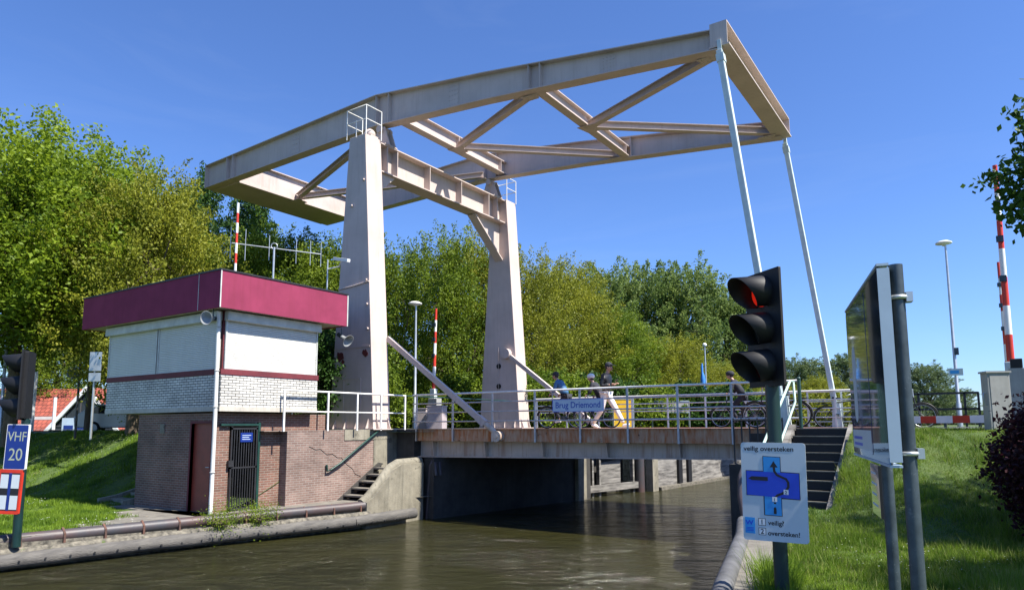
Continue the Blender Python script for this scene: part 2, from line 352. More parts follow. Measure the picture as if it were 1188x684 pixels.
def text(txt, size, m, parent, mtx, name='lettering', depth=.002, align='LEFT', sx=1.0, bold=0.0, world=True):
    cu = bpy.data.curves.new(name, 'FONT'); cu.body = txt; cu.size = size; cu.extrude = depth; cu.align_x = align; cu.align_y = 'BOTTOM_BASELINE'
    cu.offset = bold*size
    tmp = bpy.data.objects.new('tmp', cu); COL.objects.link(tmp)
    dg = bpy.context.evaluated_depsgraph_get(); dg.update()
    me = bpy.data.meshes.new_from_object(tmp.evaluated_get(dg)); bpy.data.objects.remove(tmp)
    me.transform(Matrix.Diagonal((sx, 1, 1, 1))); me.transform(mtx)
    if world and parent is not None:
        off = Vector((0,0,0)); p = parent
        while p is not None: off += p.location; p = p.parent
        me.transform(Matrix.Translation(-off))
    me.materials.clear(); me.materials.append(M[m]); me.name = name
    o = bpy.data.objects.new(name, me); COL.objects.link(o)
    if parent is not None: o.parent = parent
    return o
def frame(origin, xdir, zdir=(0,0,1)):
    """matrix whose local x,y lie in a sign's face (x right, y up), z is the face normal"""
    x = Vector(xdir).normalized(); u = Vector(zdir).normalized(); n_ = x.cross(u).normalized(); u = n_.cross(x)
    return Matrix(((x.x, u.x, n_.x, origin[0]), (x.y, u.y, n_.y, origin[1]), (x.z, u.z, n_.z, origin[2]), (0,0,0,1)))
def panel(mb, F, x0, x1, y0, y1, z0, z1, rad=0, seg=5):
    """rounded panel in frame F"""
    if rad:
        poly = []
        for cx_, cy_, a0 in ((x1-rad, y1-rad, 0), (x0+rad, y1-rad, 90), (x0+rad, y0+rad, 180), (x1-rad, y0+rad, 270)):
            for k in range(seg+1): a = R(a0+90*k/seg); poly.append((cx_+rad*math.cos(a), cy_+rad*math.sin(a)))
    else: poly = [(x1, y0), (x1, y1), (x0, y1), (x0, y0)]
    n = len(poly); vs = [F @ Vector((p[0], p[1], z0)) for p in poly]+[F @ Vector((p[0], p[1], z1)) for p in poly]
    mb.add(vs, [tuple(range(n-1, -1, -1)), tuple(range(n, 2*n))]+[(i, (i+1) % n, (i+1) % n+n, i+n) for i in range(n)])
    return mb
def flat(mb, F, poly, z0, z1):
    n = len(poly); vs = [F @ Vector((p[0], p[1], z0)) for p in poly]+[F @ Vector((p[0], p[1], z1)) for p in poly]
    mb.add(vs, [tuple(range(n-1, -1, -1)), tuple(range(n, 2*n))]+[(i, (i+1) % n, (i+1) % n+n, i+n) for i in range(n)])
    return mb
def at(px, depth, z=0, py=493):
    """ground position of what is seen at (px, py) at a horizontal distance `depth`"""
    d = fw+rt*((px-594)/FPX)+upv*((396-py)/FPX); t_ = depth/(-sy*d.x+cy*d.y)
    return Vector((d.x*t_, d.y*t_, z))
def zat(py, depth, px=594):
    d = fw+rt*((px-594)/FPX)+upv*((396-py)/FPX); return EYE+d.z*depth/(-sy*d.x+cy*d.y)
def interp(tab, y):
    if y <= tab[0][0]: return tab[0][1]
    for (a, b_), (c, d) in zip(tab, tab[1:]):
        if y <= c: return b_+(d-b_)*(y-a)/(c-a)
    return tab[-1][1]
# ================================================================== GROUND, WATER, ROAD
WZ, LQ, RQ, DZ = .3, .95, 1.4, 3.0
EL = [(-60,-28),(-30,-22),(0,-17.6),(5.8,-16.35),(10,-15.55),(13.5,-14.55),(16.4,-14.2),(16.5,-14.0),(22.4,-13.0),(27,-12.1),(39,-11.3),(60,-10.5),(160,-10),(900,-10)]
ER = [(-60,12),(-30,6),(0,-.45),(7.57,-2.33),(11,-3.1),(15,-4.2),(16.5,-4.5),(24,-4.5),(40,-4.6),(900,-4)]
edgeL = lambda y: interp(EL, y)
edgeR = lambda y: interp(ER, y)
def sm(a, b_, x):
    t_ = max(0, min(1, (x-a)/(b_-a))); return t_*t_*(3-2*t_)
def wob(x, y): return .05*math.sin(x*1.3+y*.7)+.04*math.sin(x*.6-y*1.9+1)+.03*math.sin(x*2.9+y*2.3)
def zl(x, y):
    k = sm(10.2, 15.6, y+.25*max(0, -20-x)*.5)
    z = LQ+(DZ-.08-LQ)*k
    if y > 24: z -= .15*sm(24, 30, y)
    far = sm(-17, -22, x)*1.0
    return z+wob(x, y)*(.3+.9*math.sin(math.pi*k))*(1 if y < 60 else 0)*far
def zr(x, y, cut=False):
    k = sm(11.8, 16.3, y-.12*max(0, x+1))
    near = sm(.4, 1.6, x-edgeR(y))
    z = RQ+(DZ-.04-RQ)*k+.02*max(0, min(6, x))
    if y > 26: z = min(z, DZ-.1)
    if cut and -4.6 < x <= -3.55 and 14.9 < y < 16.75: return 2.1
    if cut and -3.55 < x < -2.25 and 13.0 < y < 16.75: return RQ-.12
    return z+wob(x, y)*(.25+1.1*math.sin(math.pi*k))*near*(1 if y < 16 else .3)
def ground(side):
    mb = MB(); ys = [-60,-40,-20,-10,-5,-2]+[i*.45 for i in range(0, 27)]+[12.1+.15*i for i in range(34)]+[17.3+.45*i for i in range(22)]+[27.5,28,29,30,32,34,36,40,45,50,60,80,120,200,400,900]
    us = [.12*i for i in range(24)]+[3,3.4,3.8,4.2,4.6,5,5.5,6,6.5,7,7.5,8,8.5,9,9.5,10,10.6,11.2,11.8,12.5,13.2,14,15,16,17,18.5,20,22,25,30,40,60,100,200,500,1200]
    n = len(us)
    for y in ys:
        for u in us:
            if side < 0: x0 = min(edgeL(y)-.1, -15.95) if y < 16.3 else edgeL(y)-.05; x = x0-u; z = zl(x, y)
            else: x = edgeR(y)+.05+u; z = zr(x, y, True)
            mb.v.append((x, y, z))
    for j in range(len(ys)-1):
        for i in range(n-1):
            a = j*n+i; f = (a, a+1, a+n+1, a+n)
            mb.f.append(f if side > 0 else f[::-1]); mb.smooth.append(True)
    return mb
structure(ground(-1).build('ground', 'grass')); structure(ground(1).build('ground', 'grass'))
structure(MB().add([(-60,-80,WZ),(60,-80,WZ),(60,900,WZ),(-60,900,WZ)], [(0,1,2,3)]).build('water', 'water'))
# quay path in front of the hut and along the right bank
mb = MB(); P_ = []
ysq = [7.5,8.5,9.3,10,10.5,11,12,13,13.5,14,15,16,16.5]
vs = [((-16.4 if y > 10.2 else -18.4 if y > 9 else -16.9), y, LQ+.03) for y in ysq]+[(edgeL(y)-.05, y, LQ+.03) for y in ysq]; k = len(ysq)
mb.add(vs, [(i, i+k, i+k+1, i+1) for i in range(k-1)]); structure(mb.build('quay_path', 'paving'))
mb = MB(); ysq = [-6,0,3,6,7.5,9,11,13,14.5,16.4]
vs = [(edgeR(y)+.02, y, RQ+.012) for y in ysq]+[(edgeR(y)+.5, y, RQ+.012) for y in ysq]; k = len(ysq)
mb.add(vs, [(i, i+k, i+k+1, i+1) for i in range(k-1)]); structure(mb.build('quay_path', 'paving'))
mb = MB(); mb.add([(-3.35,17.4,DZ+.01),(80,17.4,DZ+.05),(80,23.2,DZ+.05),(-3.35,23.2,DZ+.01)], [(0,1,2,3)]); structure(mb.build('road', 'asphalt'))
mb = MB(); mb.add([(-90,16.9,DZ+.01),(-14.9,16.9,DZ+.01),(-14.9,23.4,DZ+.01),(-90,23.4,DZ+.01)], [(0,1,2,3)]); structure(mb.build('road', 'asphalt'))

# quay walls
def wall_strip(pts, z0, z1, th, name, m, label, cat='wall'):
    mb = MB()
    for (x0, y0), (x1, y1) in zip(pts, pts[1:]):
        d = Vector((x1-x0, y1-y0, 0)); n_ = Vector((-d.y, d.x, 0)).normalized()*th
        mb.add([(x0,y0,z0),(x1,y1,z0),(x1+n_.x,y1+n_.y,z0),(x0+n_.x,y0+n_.y,z0),(x0,y0,z1),(x1,y1,z1),(x1+n_.x,y1+n_.y,z1),(x0+n_.x,y0+n_.y,z1)],
               [(0,3,2,1),(4,5,6,7),(0,1,5,4),(1,2,6,5),(2,3,7,6),(3,0,4,7)])
    return tag(mb.build(name, m), label, cat)
def eline(f, ys, dx=0): return [(f(y)+dx, y) for y in ys]
def quaywall(side, ys, z1, m, label, name='quay_wall'):
    f = edgeL if side < 0 else edgeR
    return wall_strip(eline(f, ys, .02*side), -1.5, z1, .45*(1 if side < 0 else -1), name, m, label)
quaywall(-1, [-40,-20,0,5.8,8,10,12,13.5,14.2], LQ-.02, 'stone_edge', 'low rubble quay wall behind the log fender on the hut bank')
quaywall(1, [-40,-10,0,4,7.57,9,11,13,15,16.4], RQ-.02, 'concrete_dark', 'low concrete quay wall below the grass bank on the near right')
quaywall(-1, [16.5,18,20,22.4,24.2], DZ-.88, 'concrete_dark', 'concrete abutment wall coloured dark for the shade under the bridge, hut side', 'abutment_wall')
quaywall(1, [16.5,20,24,30,60], DZ-.1, 'concrete_dark', 'concrete abutment wall coloured dark for the shade under the bridge end by the stairs', 'abutment_wall')

# ---------------------------------------------- log fender and pipe along the left quay
def smoothpts(pts, n=6):
    out = []
    for i in range(len(pts)-1):
        for k in range(n): out.append(Vector(pts[i]).lerp(Vector(pts[i+1]), k/n))
    out.append(Vector(pts[-1])); return out
t = thing('log_fender', 'long weathered grey log fender lying just above the water below the hut quay', 'fender', (-15.3, 10, .5))
lp = [(-18.6,-4,.5),(-17.4,1,.5),(-16.15,5.8,.5),(-15.3,10,.52),(-14.25,13.5,.55),(-13.95,15.6,.6)]
for a, b_ in ((0, 2), (2, 3), (3, 4), (4, 5)):
    pts = smoothpts(lp[a:b_+1], 8); rs = [.15+rnd.uniform(-.012,.012) for _ in pts]
    pts = [p+Vector((rnd.uniform(-.015,.015), 0, rnd.uniform(-.012,.012)))+(pts[-1]-pts[0]).normalized()*(-.01) for p in pts]
    MB().path(pts, rs, 12).build('log', 'log', t)
mb = MB()
for i in range(26):
    y = 4.5+i*.43; x = interp([(p[1], p[0]) for p in lp], y)
    MB().tube((x+.12, y, .5), (x+.165, y, .5), .022, n=6).build('bolt_head', 'black_iron', t)
t = thing('fender_pipe', 'dark rusty pipe running along the top of the hut quay edge', 'pipe', (-15.6, 10, .9))
pp = [(-18.9,-4,.86),(-17.7,1,.86),(-16.5,5.8,.86),(-15.62,10,.88),(-14.62,13.5,.9),(-14.42,14.1,.92)]
MB().path(smoothpts(pp, 6), .125, 14).build('pipe', 'pipe', t)
for i in range(16):
    y = 2.6+i*.75; x = interp([(p[1], p[0]) for p in pp], y)
    MB().prism([(x+.09,.62),(x+.15,.60),(x+.14,.92),(x+.02,1.03),(x-.0,1.0),(x+.09,.90)], 'y', y-.022, y+.022).build('bracket', 'bracket_rust', t)
# rubble between the two
tag(MB().path([Vector(p)+Vector((.12,0,-.27)) for p in smoothpts(pp, 6)], .13, 9).build('rubble_ledge', 'stone_edge'), 'mossy rubble ledge between the dark pipe and the log fender', 'ledge')
# right quay kerb pipe
t = tag(MB().path(smoothpts([(edgeR(y)-.06, y, RQ+.0) for y in (-4,0,4,7.57,9,11,12.6)], 5), .11, 14).build('kerb_pipe', 'pipe'), 'thick grey pipe edging the quay beside the traffic light', 'pipe')
t.data.materials[0] = mat('grey_kerb_pipe', (.13, .13, .135), .7, c2=(.06, .06, .06), scale=3, bump=.2)
tag(MB().path([(-3.55,12.7,1.42),(-3.75,13.2,1.75),(-3.85,13.6,2.1),(-3.95,14.2,2.25),(-4.1,14.9,2.3)], .1, 12).build('fender_bend', 'pipe'), 'dark curved fender bending up from the water beside the framed crossing sign', 'fender')

# ================================================================== LEFT ABUTMENT
XW = -15.7
t = thing('retaining_wall', 'brown brick retaining wall with concrete cap between the hut and the bridge', 'wall', (XW, 13, LQ))
mb = MB(); mb.box(XW-.35, XW-.002, 12.35, 15.6, .3, DZ-.02); mb.build('wall', 'brick_old', t)
mb = MB(); mb.box(XW-.36, XW+.012, 15.6, 16.62, .3, DZ-.3); mb.build('concrete_end', 'concrete', t)
mb = MB(); mb.box(XW-.45, XW+.02, 14.4, 16.62, DZ-.3, DZ+.01); mb.build('cap', 'concrete', t)
mb = MB(); mb.box(XW-.4, XW+.0, 11.6, 14.4, DZ-.02, DZ+.0); mb.build('cap', 'brick_old', t)
# zigzag crack
cr = [(13.1,2.55),(13.35,2.45),(13.5,2.47),(13.75,2.3),(13.95,2.32),(14.15,2.2),(14.3,2.2),(14.5,2.0),(14.75,1.85),(14.85,1.7),(15.1,1.6)]
mb = MB(); mb.path([(XW+.001, a, b_) for a, b_ in cr], .008, 4); mb.build('crack', 'black', t)
# bank block behind
tag(MB().box(-19, XW-.46, 15.7, 24.2, .3, DZ).build('abutment_slab', 'concrete'), 'concrete slab carrying the bridge towers on the hut bank', 'slab')
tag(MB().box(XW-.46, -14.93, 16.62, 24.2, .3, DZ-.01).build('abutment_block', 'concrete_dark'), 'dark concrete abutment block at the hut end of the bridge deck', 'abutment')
t = thing('quay_stairs', 'short flight of dark steps from the hut quay up to the bridge', 'stairs', (-15.2, 15, LQ))
ns = 5
for i in range(ns):
    y0 = 14.35+i*.30; z = LQ+.18*(i+1)
    mb = MB(); mb.box(XW+.1, -14.75, y0-.03, y0+.30, z-.045, z); mb.build('tread', 'paving', t)
mb = MB(); mb.box(XW+.1, -14.75, 14.4, 16.6, .3, LQ+.02)
mb.prism([(14.5,LQ),(16.0,1.78),(16.6,1.78),(16.6,LQ)], 'x', XW+.1, -14.76); mb.build('riser', 'black', t)
mb = MB(); mb.prism([(14.1,LQ),(14.28,LQ),(15.95,1.95),(15.8,1.99)], 'x', XW+.01, XW+.10); mb.build('stringer', 'concrete_dark', t)
t = tag(MB().path([(XW+.04,13.72,2.02),(XW+.07,13.72,1.84),(XW+.09,13.85,1.88),(XW+.1,14.2,2.05),(XW+.1,15.72,2.98),(XW+.04,15.8,3.02)], .03, 8).build('handrail', 'dark_green'), 'dark handrail slanting across the brick wall above the short steps', 'handrail')
t = thing('wing_wall', 'concrete wing wall with dark rounded coping beside the short steps', 'wall', (-14.5, 15.4, .3))
prof = [(14.0,.1),(14.0,1.0),(14.25,1.12),(14.7,1.5),(15.05,1.85),(15.4,1.98),(16.35,2.0),(16.35,.1)]
MB().prism(prof, 'x', -14.74, -14.3).build('wall', 'concrete', t)
MB().path([(-14.5,13.98,.98),(-14.5,14.25,1.14),(-14.5,14.7,1.53),(-14.5,15.05,1.88),(-14.5,15.4,2.01),(-14.5,16.4,2.03)], .13, 12).build('coping', 'concrete', t)
for i, y in enumerate((16.55, 16.75)):
    tag(MB().path([(-14.35+.0*i,y,.1),(-14.2,y,1.9),(-14.1,y,2.05),(-13.98,y,2.0),(-13.96,y,1.6)], .05, 8).build('mooring_post', 'pipe'), ('dark' if i == 0 else 'second, slightly farther,')+' hooked fender post at the corner of the bridge abutment', 'post')

# timber guide works beyond the bridge on the left bank
def onL(y, dx=0): return edgeL(y)+dx
t = thing('fender_pier', 'pale concrete pier standing in the water under the far side of the bridge', 'pier', (onL(23.9), 24, WZ))
MB().box(-13.35, -12.7, 23.3, 23.95, -.5, 2.35).build('pier', 'concrete', t)
MB().path([(-13.42,23.28,0),(-13.42,23.2,2.2),(-13.35,23.2,2.3)], .06, 8).build('rubbing_strip', 'pipe', t)
def seg_wall(label, pts, z0, z1, th, m='timber'): return wall_strip(pts, z0, z1, th, 'timber_wall', m, label)
t = thing('guide_work', 'grey timber guide frame with open bays beyond the bridge pier', 'fender', (-12.6, 26, WZ))
x0, y0, x1, y1 = -12.95, 24.2, -12.25, 27.6
def gp(s, z, o=0): return (x0+(x1-x0)*s+o*.9, y0+(y1-y0)*s-o*.3, z)
for z0_, w_ in ((2.05,.3),(.62,.26)):
    MB().beam(gp(0,z0_), gp(1,z0_), .16, w_).build('waling', 'timber', t)
for s_ in (.02,.17,.3,.95): MB().beam(gp(s_,.2,-.12), gp(s_,2.2,-.12), .14, .14, (1,0,0)).build('post', 'timber', t)
for a, b_ in ((.36,.74),):
    mb = MB(); mb.add([gp(a,.75,-.2), gp(b_,.75,-.2), gp(b_,1.7,-.2), gp(a,1.6,-.2)], [(0,1,2,3)]); q = mb.build('sheet', 'timber', t)
    mb2 = MB(); 
MB().beam(gp(0,1.1,-.9), gp(1,1.1,-.9), .1, 2.6).build('back_wall', 'concrete_dark', t)
t = thing('fender_pile', 'dark round steel pile with pale post beside the timber wall', 'pile', (-12.1, 27.9, WZ))
MB().tube((-12.2,27.8,-.5), (-12.2,27.8,2.4), .2, n=16).build('pile', 'pipe', t)
MB().box(-12.05, -11.75, 28.15, 28.75, -.5, 2.4).build('post', 'concrete', t)
seg_wall('weathered grey timber sheet wall lining the canal beyond the bridge', [(-11.95,28.8),(-11.5,34),(-11.2,39),(-10.7,50),(-10.3,75),(-10,160)], .42, 2.75, .3)
tag(MB().beam((-11.8,28.8,.36), (-10.95,43,.36), .34, .16).build('timber_ledge', 'stone_edge'), 'mossy ledge at the foot of the grey timber wall', 'ledge')
for i, y in enumerate((31.2, 32.2)):
    x = interp([(28.8,-11.95),(34,-11.5)], y)
    tag(MB().box(x-.02, x+.1, y-.22, y+.22, .45, 2.6).build('ladder_recess', 'black'), 'dark upright slot in the grey timber wall, '+('nearer' if i == 0 else 'farther')+' of two', 'recess')

# ================================================================== BRIDGE
PX, PYN, PYF, PT = -16.73, 15.97, 24.27, 12.81
t = thing('bridge_portal', 'tall pale pink steel portal of the drawbridge, two tapered towers joined by a beam', 'bridge tower', (PX, 20, DZ))
def tower(yc):
    mb = MB(); hb, ht, yb, yt_ = 1.02, .37, .38, .36
    vs = [(PX+a*hb, yc+b_*yb, DZ) for a, b_ in ((-1,-1),(1,-1),(1,1),(-1,1))]+[(PX+a*ht, yc+b_*yt_, PT) for a, b_ in ((-1,-1),(1,-1),(1,1),(-1,1))]
    mb.add(vs, [(0,3,2,1),(4,5,6,7),(0,1,5,4),(1,2,6,5),(2,3,7,6),(3,0,4,7)])
    tw = mb.build('tower', 'bridge', t, bevel=.02)
    mb = MB()
    for a in (-1, 1):
        for b_ in (-1, 1):
            mb.prism([(PX+a*1.02, DZ+.005),(PX+a*1.16, DZ+.005),(PX+a*1.0, DZ+.42)], 'y', yc+b_*.25-.012, yc+b_*.25+.012)
    for a in (-.7,-.2,.3,.8): mb.prism([(yc-.38, DZ+.005),(yc-.52, DZ+.005),(yc-.38, DZ+.36)], 'x', PX+a-.012, PX+a+.012)
    mb.box(PX-1.2, PX+1.2, yc-.55, yc+.55, DZ+.002, DZ+.03)
    mb.build('base_plate', 'bridge', tw)
    return tw, hb, ht
def tower_x(z, s): return PX+s*(1.02+(.37-1.02)*(z-DZ)/(PT-DZ))
for yc in (PYN, PYF):
    tw, _, _ = tower(yc); s_ = yc-.38
    if yc == PYN:
        mb = MB(); yy = s_-.004
        for x0, x1, z0, z1 in ((-17.1,-16.3,4.62,4.65),(-17.1,-17.07,DZ+.2,4.62),(-16.33,-16.3,DZ+.2,4.62)): mb.box(x0, x1, yy-.012, yy+.01, z0, z1)
        mb.build('hatch', 'bridge', tw)
        mb = MB(); mb.path([(tower_x(7.6,-1)+.02,s_-.02,7.62),(PX,s_-.03,7.66),(tower_x(7.6,1),s_-.02,7.74)], .02, 6)
        for z in (6.2, 7.0, 7.8, 11.2): MB().tube((tower_x(z,1)-.12,s_-.05,z),(tower_x(z,1)-.12,s_+.02,z), .04, n=8).build('eye_bolt', 'bridge', tw)
        MB().tube((-16.9,s_-.06,10.4),(-16.9,s_+.02,10.4), .05, n=8).build('eye_bolt', 'bridge', tw)
        MB().box(tower_x(5.8,-1)+.1, tower_x(5.8,1)-.05, s_-.012, s_, 5.62, 5.66).build('weld_seam', 'bridge', tw)
        mb.build('conduit', 'bridge', tw)
        for cx, cz, sx_, sz_ in ((-17.27,5.38,.17,.18),(-16.14,5.42,.10,.14),(-17.15,5.2,.06,.08)):
            pol = [(cx+1.3*sx_*math.cos(a)*rnd.uniform(.6,1.1), cz+sz_*math.sin(a)*rnd.uniform(.6,1.1)) for a in [i*math.pi/7 for i in range(14)]]
            mb = MB(); mb.prism(pol, 'y', s_-.006, s_+.001); mb.build('rust_patch', 'bridge_rust', tw)
    else:
        mb = MB()
        for z in (5.6, 4.75): mb.tube((-16.75,s_-.03,z),(-16.75,s_+.01,z), .11, n=12)
        mb.build('hole_cover', 'black', tw)
        mb = MB(); mb.path([(-16.75,s_-.02,6.4),(-16.75,s_-.02,3.2)], .015, 6); mb.build('conduit', 'bridge', tw)
# portal beam
y0, y1 = PYN+.36, PYF-.36
mb = MB(); mb.box(PX-.02, PX+.02, y0, y1, 11.8, 12.76)
mb.box(PX-.32, PX+.32, y0, y1, 12.74, 12.78); mb.box(PX-.32, PX+.32, y0, y1, 11.76, 11.8)
for y in (16.75, 17.25, 19.0, 20.9, 22.75, 23.35): mb.box(PX-.3, PX+.3, y-.015, y+.015, 11.8, 12.74)
mb.build('portal_beam', 'bridge', t)
mb = MB(); mb.prism([(y0,11.76),(17.25,11.76),(y0,10.95)], 'x', PX-.2, PX+.2); mb.build('knee_brace', 'bridge', t)
mb = MB(); mb.beam((PX,21.95,11.7), (PX,PYF-.3,10.1), .4, .05, (0,1,0)); mb.prism([(21.95,11.76),(PYF-.37,11.76),(PYF-.37,10.2)], 'x', PX-.02, PX+.02)
mb.build('knee_brace', 'bridge', t)
for yb in (16.87, 23.37):
    mb = MB()
    for dx in (-.14, .14): mb.prism([(PX-.42, 12.785),(PX+.42, 12.785),(PX+.16, 13.5),(PX-.16, 13.5)], 'y', yb+dx-.02, yb+dx+.02)
    mb.prism([(yb-.24,12.785),(yb+.24,12.785),(yb+.12,13.4),(yb-.12,13.4)], 'x', PX-.02, PX+.02)
    mb.tube((PX, yb-.28, 13.42), (PX, yb+.28, 13.42), .13, n=14)
    mb.box(PX-.34, PX+.34, yb-.3, yb+.3, 12.78, 12.82)
    mb.build('bearing', 'bridge', t)
mb = MB()
mb.ball((PX+.1, PYN+.1, PT+.17), .2, .2, .2); mb.box(PX-.05, PX+.3, PYN-.05, PYN+.3, PT, PT+.1); mb.build('motor_housing', 'bridge', t)
def cage(yc, s_):
    mb = MB(); x0, x1 = PX-.50, PX+.42; ya = yc-.38; yb = yc+.33; z0, z1 = PT-.05, PT+.98; r = .017
    cs = [(x0,ya),(x1,ya),(x1,yb),(x0,yb)]
    if s_ < 0: cs = [(x0,yb),(x0,ya),(x1,ya),(x1,yb)]; seq = [0,1,2,3]
    else: cs = [(x0,ya),(x0,yb),(x1,yb),(x1,ya)]; seq = [0,1,2,3]
    for z in (z1, PT+.5):
        mb.path([(cs[i][0], cs[i][1], z) for i in seq], r, 6)
    for c in cs: mb.tube((c[0], c[1], z0), (c[0], c[1], z1), r, n=6)
    mb.tube((PX-.05, ya if s_ < 0 else yb, z0), (PX-.05, ya if s_ < 0 else yb, z1-.45), r, n=6)
    mb.build('cage_railing', 'white_rail', t)
cage(PYN, -1); cage(PYF, 1)

# balance frame
t = thing('balance_frame', 'pale pink overhead balance frame of the drawbridge with counterweight and cross bracing', 'balance beam', (PX, 20, 13.5))
TOP = [(-27.35,14.45),(-17.0,14.78),(-12.3,14.2),(-4.85,13.12)]
BOT = [(-27.35,13.42),(-17.0,13.62),(-12.3,13.28),(-4.85,12.56)]
ztop = lambda x: interp(TOP, x); zbot = lambda x: interp(BOT, x)
YN, YF = 16.87, 23.37
for yb in (YN, YF):
    mb = MB()
    xs = [-27.35,-17.0,-12.3,-4.85]
    mb.prism([(x, zbot(x)+.03) for x in xs]+[(x, ztop(x)-.03) for x in xs[::-1]], 'y', yb-.015, yb+.015)
    for a, b_ in zip(xs, xs[1:]):
        for f, d in ((ztop, -.015), (zbot, .015)):
            mb.beam((a, yb, f(a)+d), (b_, yb, f(b_)+d), .40, .03)
    for x in (-27.34,-25.8,-25.4,-17.0,-16.4,-10.6,-10.2):
        mb.box(x-.012, x+.012, yb-.185, yb+.185, zbot(x)+.03, ztop(x)-.03)
    mb.build('balance_beam', 'bridge', t)
# counterweight
mb = MB(); mb.box(-27.33, -25.45, YN+.2, YF-.2, 13.47, 14.38); mb.build('counterweight', 'bridge', t)
mb = MB(); mb.box(-27.36, -25.38, YN+.2, YF-.2, 13.40, 13.465); mb.box(-25.6, -25.3, YN+.2, YF-.2, 14.385, 14.42)
mb.build('counterweight_plate', 'bridge', t)
def cross(x, zb, zt, w, ya=YN+.02, yb=YF-.02):
    mb = MB(); mb.ibeam((x, ya, (zb+zt)/2), (x, yb, (zb+zt)/2), w, zt-zb, .03)
    for y in (ya+.4, yb-.4, (ya+yb)/2): mb.box(x-w/2+.01, x+w/2-.01, y-.01, y+.01, zb+.03, zt-.03)
    return mb.build('cross_beam', 'bridge', t)
cross(-10.4, 13.12, 13.52, .3); cross(-16.1, 13.66, 14.2, .34)
# end beam at the tip
mb = MB()
mb.box(-4.86, -4.83, YN-.22, YF+.22, 12.66, 13.24)
mb.box(-5.06, -4.62, YN-.22, YF+.22, 13.24, 13.27); mb.box(-5.10, -4.58, YN-.22, YF+.22, 12.62, 12.66)
for y in (YN-.21, YF+.21): mb.box(-5.06, -4.62, y-.012, y+.012, 12.66, 13.24)
mb.build('end_beam', 'bridge', t)
ym = (YN+YF)/2
def diag(a, b_): MB().ibeam(a, b_, .22, .24, .02).build('diagonal_brace', 'bridge', t)
diag((-10.3,ym,13.22), (-5.0,YN+.25,12.74)); diag((-10.3,ym,13.22), (-5.0,YF-.25,12.74))
diag((-15.95,ym,13.80), (-10.7,YN+.25,13.26)); diag((-15.95,ym,13.80), (-10.7,YF-.25,13.26))
diag((-25.4,ym,13.62), (-17.0,YN+.25,13.8)); diag((-25.4,ym,13.62), (-17.0,YF-.25,13.8))

# gusset plates with bolt rows where the braces meet the beams
def gusset(x, y, z, sx_=.34, sy_=.30):
    mb = MB(); mb.prism([(x-sx_,y-sy_),(x+sx_,y-sy_),(x+sx_*.6,y+sy_),(x-sx_*.6,y+sy_)], 'z', z-.012, z+.004)
    for i in range(4):
        for s_ in (-1, 1): mb.tube((x-sx_*.6+i*sx_*.4, y+s_*sy_*.55, z-.03), (x-sx_*.6+i*sx_*.4, y+s_*sy_*.55, z+.0), .018, n=6)
    mb.build('gusset_plate', 'bridge', t)
for a_ in ((-10.3,ym,13.09),(-15.95,ym,13.64),(-25.3,ym,13.38)): gusset(*a_)
for (x, z) in ((-5.25,12.6),(-10.75,13.1),(-17.1,13.6)):
    gusset(x, YN+.25, z, .3, .15); gusset(x, YF-.25, z, .3, .15)
# splice plates with bolts on the outer webs
for x in (-21.5, -13.6, -8.0):
    for yb, s_ in ((YN,-1),(YF,-1)):
        zc = (ztop(x)+zbot(x))/2; hh = (ztop(x)-zbot(x))/2-.10
        mb = MB(); mb.box(x-.22, x+.22, yb-.028, yb-.016, zc-hh, zc+hh)
        for i in range(4):
            for k in range(5): mb.tube((x-.16+i*.107, yb-.045, zc-hh*.8+k*hh*.4), (x-.16+i*.107, yb-.027, zc-hh*.8+k*hh*.4), .014, n=6)
        mb.build('splice_plate', 'bridge', t)
# hanger rods
for lab, y0, y1 in (('near', YN-.3, 16.55), ('far', YF+.3, 23.75)):
    t = thing('hanger_rod', 'long pale rod hanging from the '+lab+' tip of the balance frame', 'rod', (-4.2, y1, DZ))
    p0, p1 = Vector((-4.83, y0+.1, 12.5)), Vector((-3.72, y1, 3.25))
    MB().beam(p0, p1, .17, .15, (1,0,0)).build('rod', 'rod', t, bevel=.02)
    mb = MB(); mb.beam(p0+Vector((0,0,.28)), p0+(p1-p0)*.02, .10, .10, (1,0,0)); mb.beam(p0+(p1-p0)*.012, p0+(p1-p0)*.035, .2, .19, (1,0,0)); mb.build('fork_end', 'rod', t)
    mb = MB(); mb.prism([(p1.x-.16, 2.9),(p1.x+.16, 2.9),(p1.x+.10, 3.75),(p1.x-.10, 3.75)], 'y', y1-.12, y1-.06); mb.prism([(p1.x-.16, 2.9),(p1.x+.16, 2.9),(p1.x+.10, 3.75),(p1.x-.10, 3.75)], 'y', y1+.06, y1+.12)
    mb.build('bracket', 'rod', t)
# drive struts
for lab, ya, yb, x1, z1, x0, z0 in (('near', 16.36, 16.50, -11.62, 2.85, -15.9, 5.95), ('far', 23.85, 23.7, -11.9, 2.9, -16.3, 6.1)):
    t = thing('drive_strut', 'pinkish steel drive strut slanting from the '+lab+' tower down to the deck edge', 'strut', (x1, yb, z1))
    p0, p1 = Vector((x0, ya, z0)), Vector((x1, yb, z1)); d = (p1-p0)
    MB().beam(p0, p0+d*.86, .13, .165).build('strut', 'bridge', t)
    mb = MB(); mb.beam(p0+d*.84, p0+d*.90, .17, .20); mb.build('sleeve', 'bridge', t)
    mb = MB(); mb.tube(p0+d*.89, p1, .085, .07, n=12); mb.tube((x1, yb-.1, z1-.05), (x1, yb+.1, z1-.05), .16, n=20); mb.tube((x1, yb-.13, z1-.05), (x1, yb+.1, z1-.05), .06, n=12); mb.build('rod_end', 'girder', t)
    if lab == 'far':
        mb = MB(); mb.tube((x0, ya-.16, z0), (x0, ya+.04, z0), .21, n=18); mb.build('crank_disc', 'bridge', t)

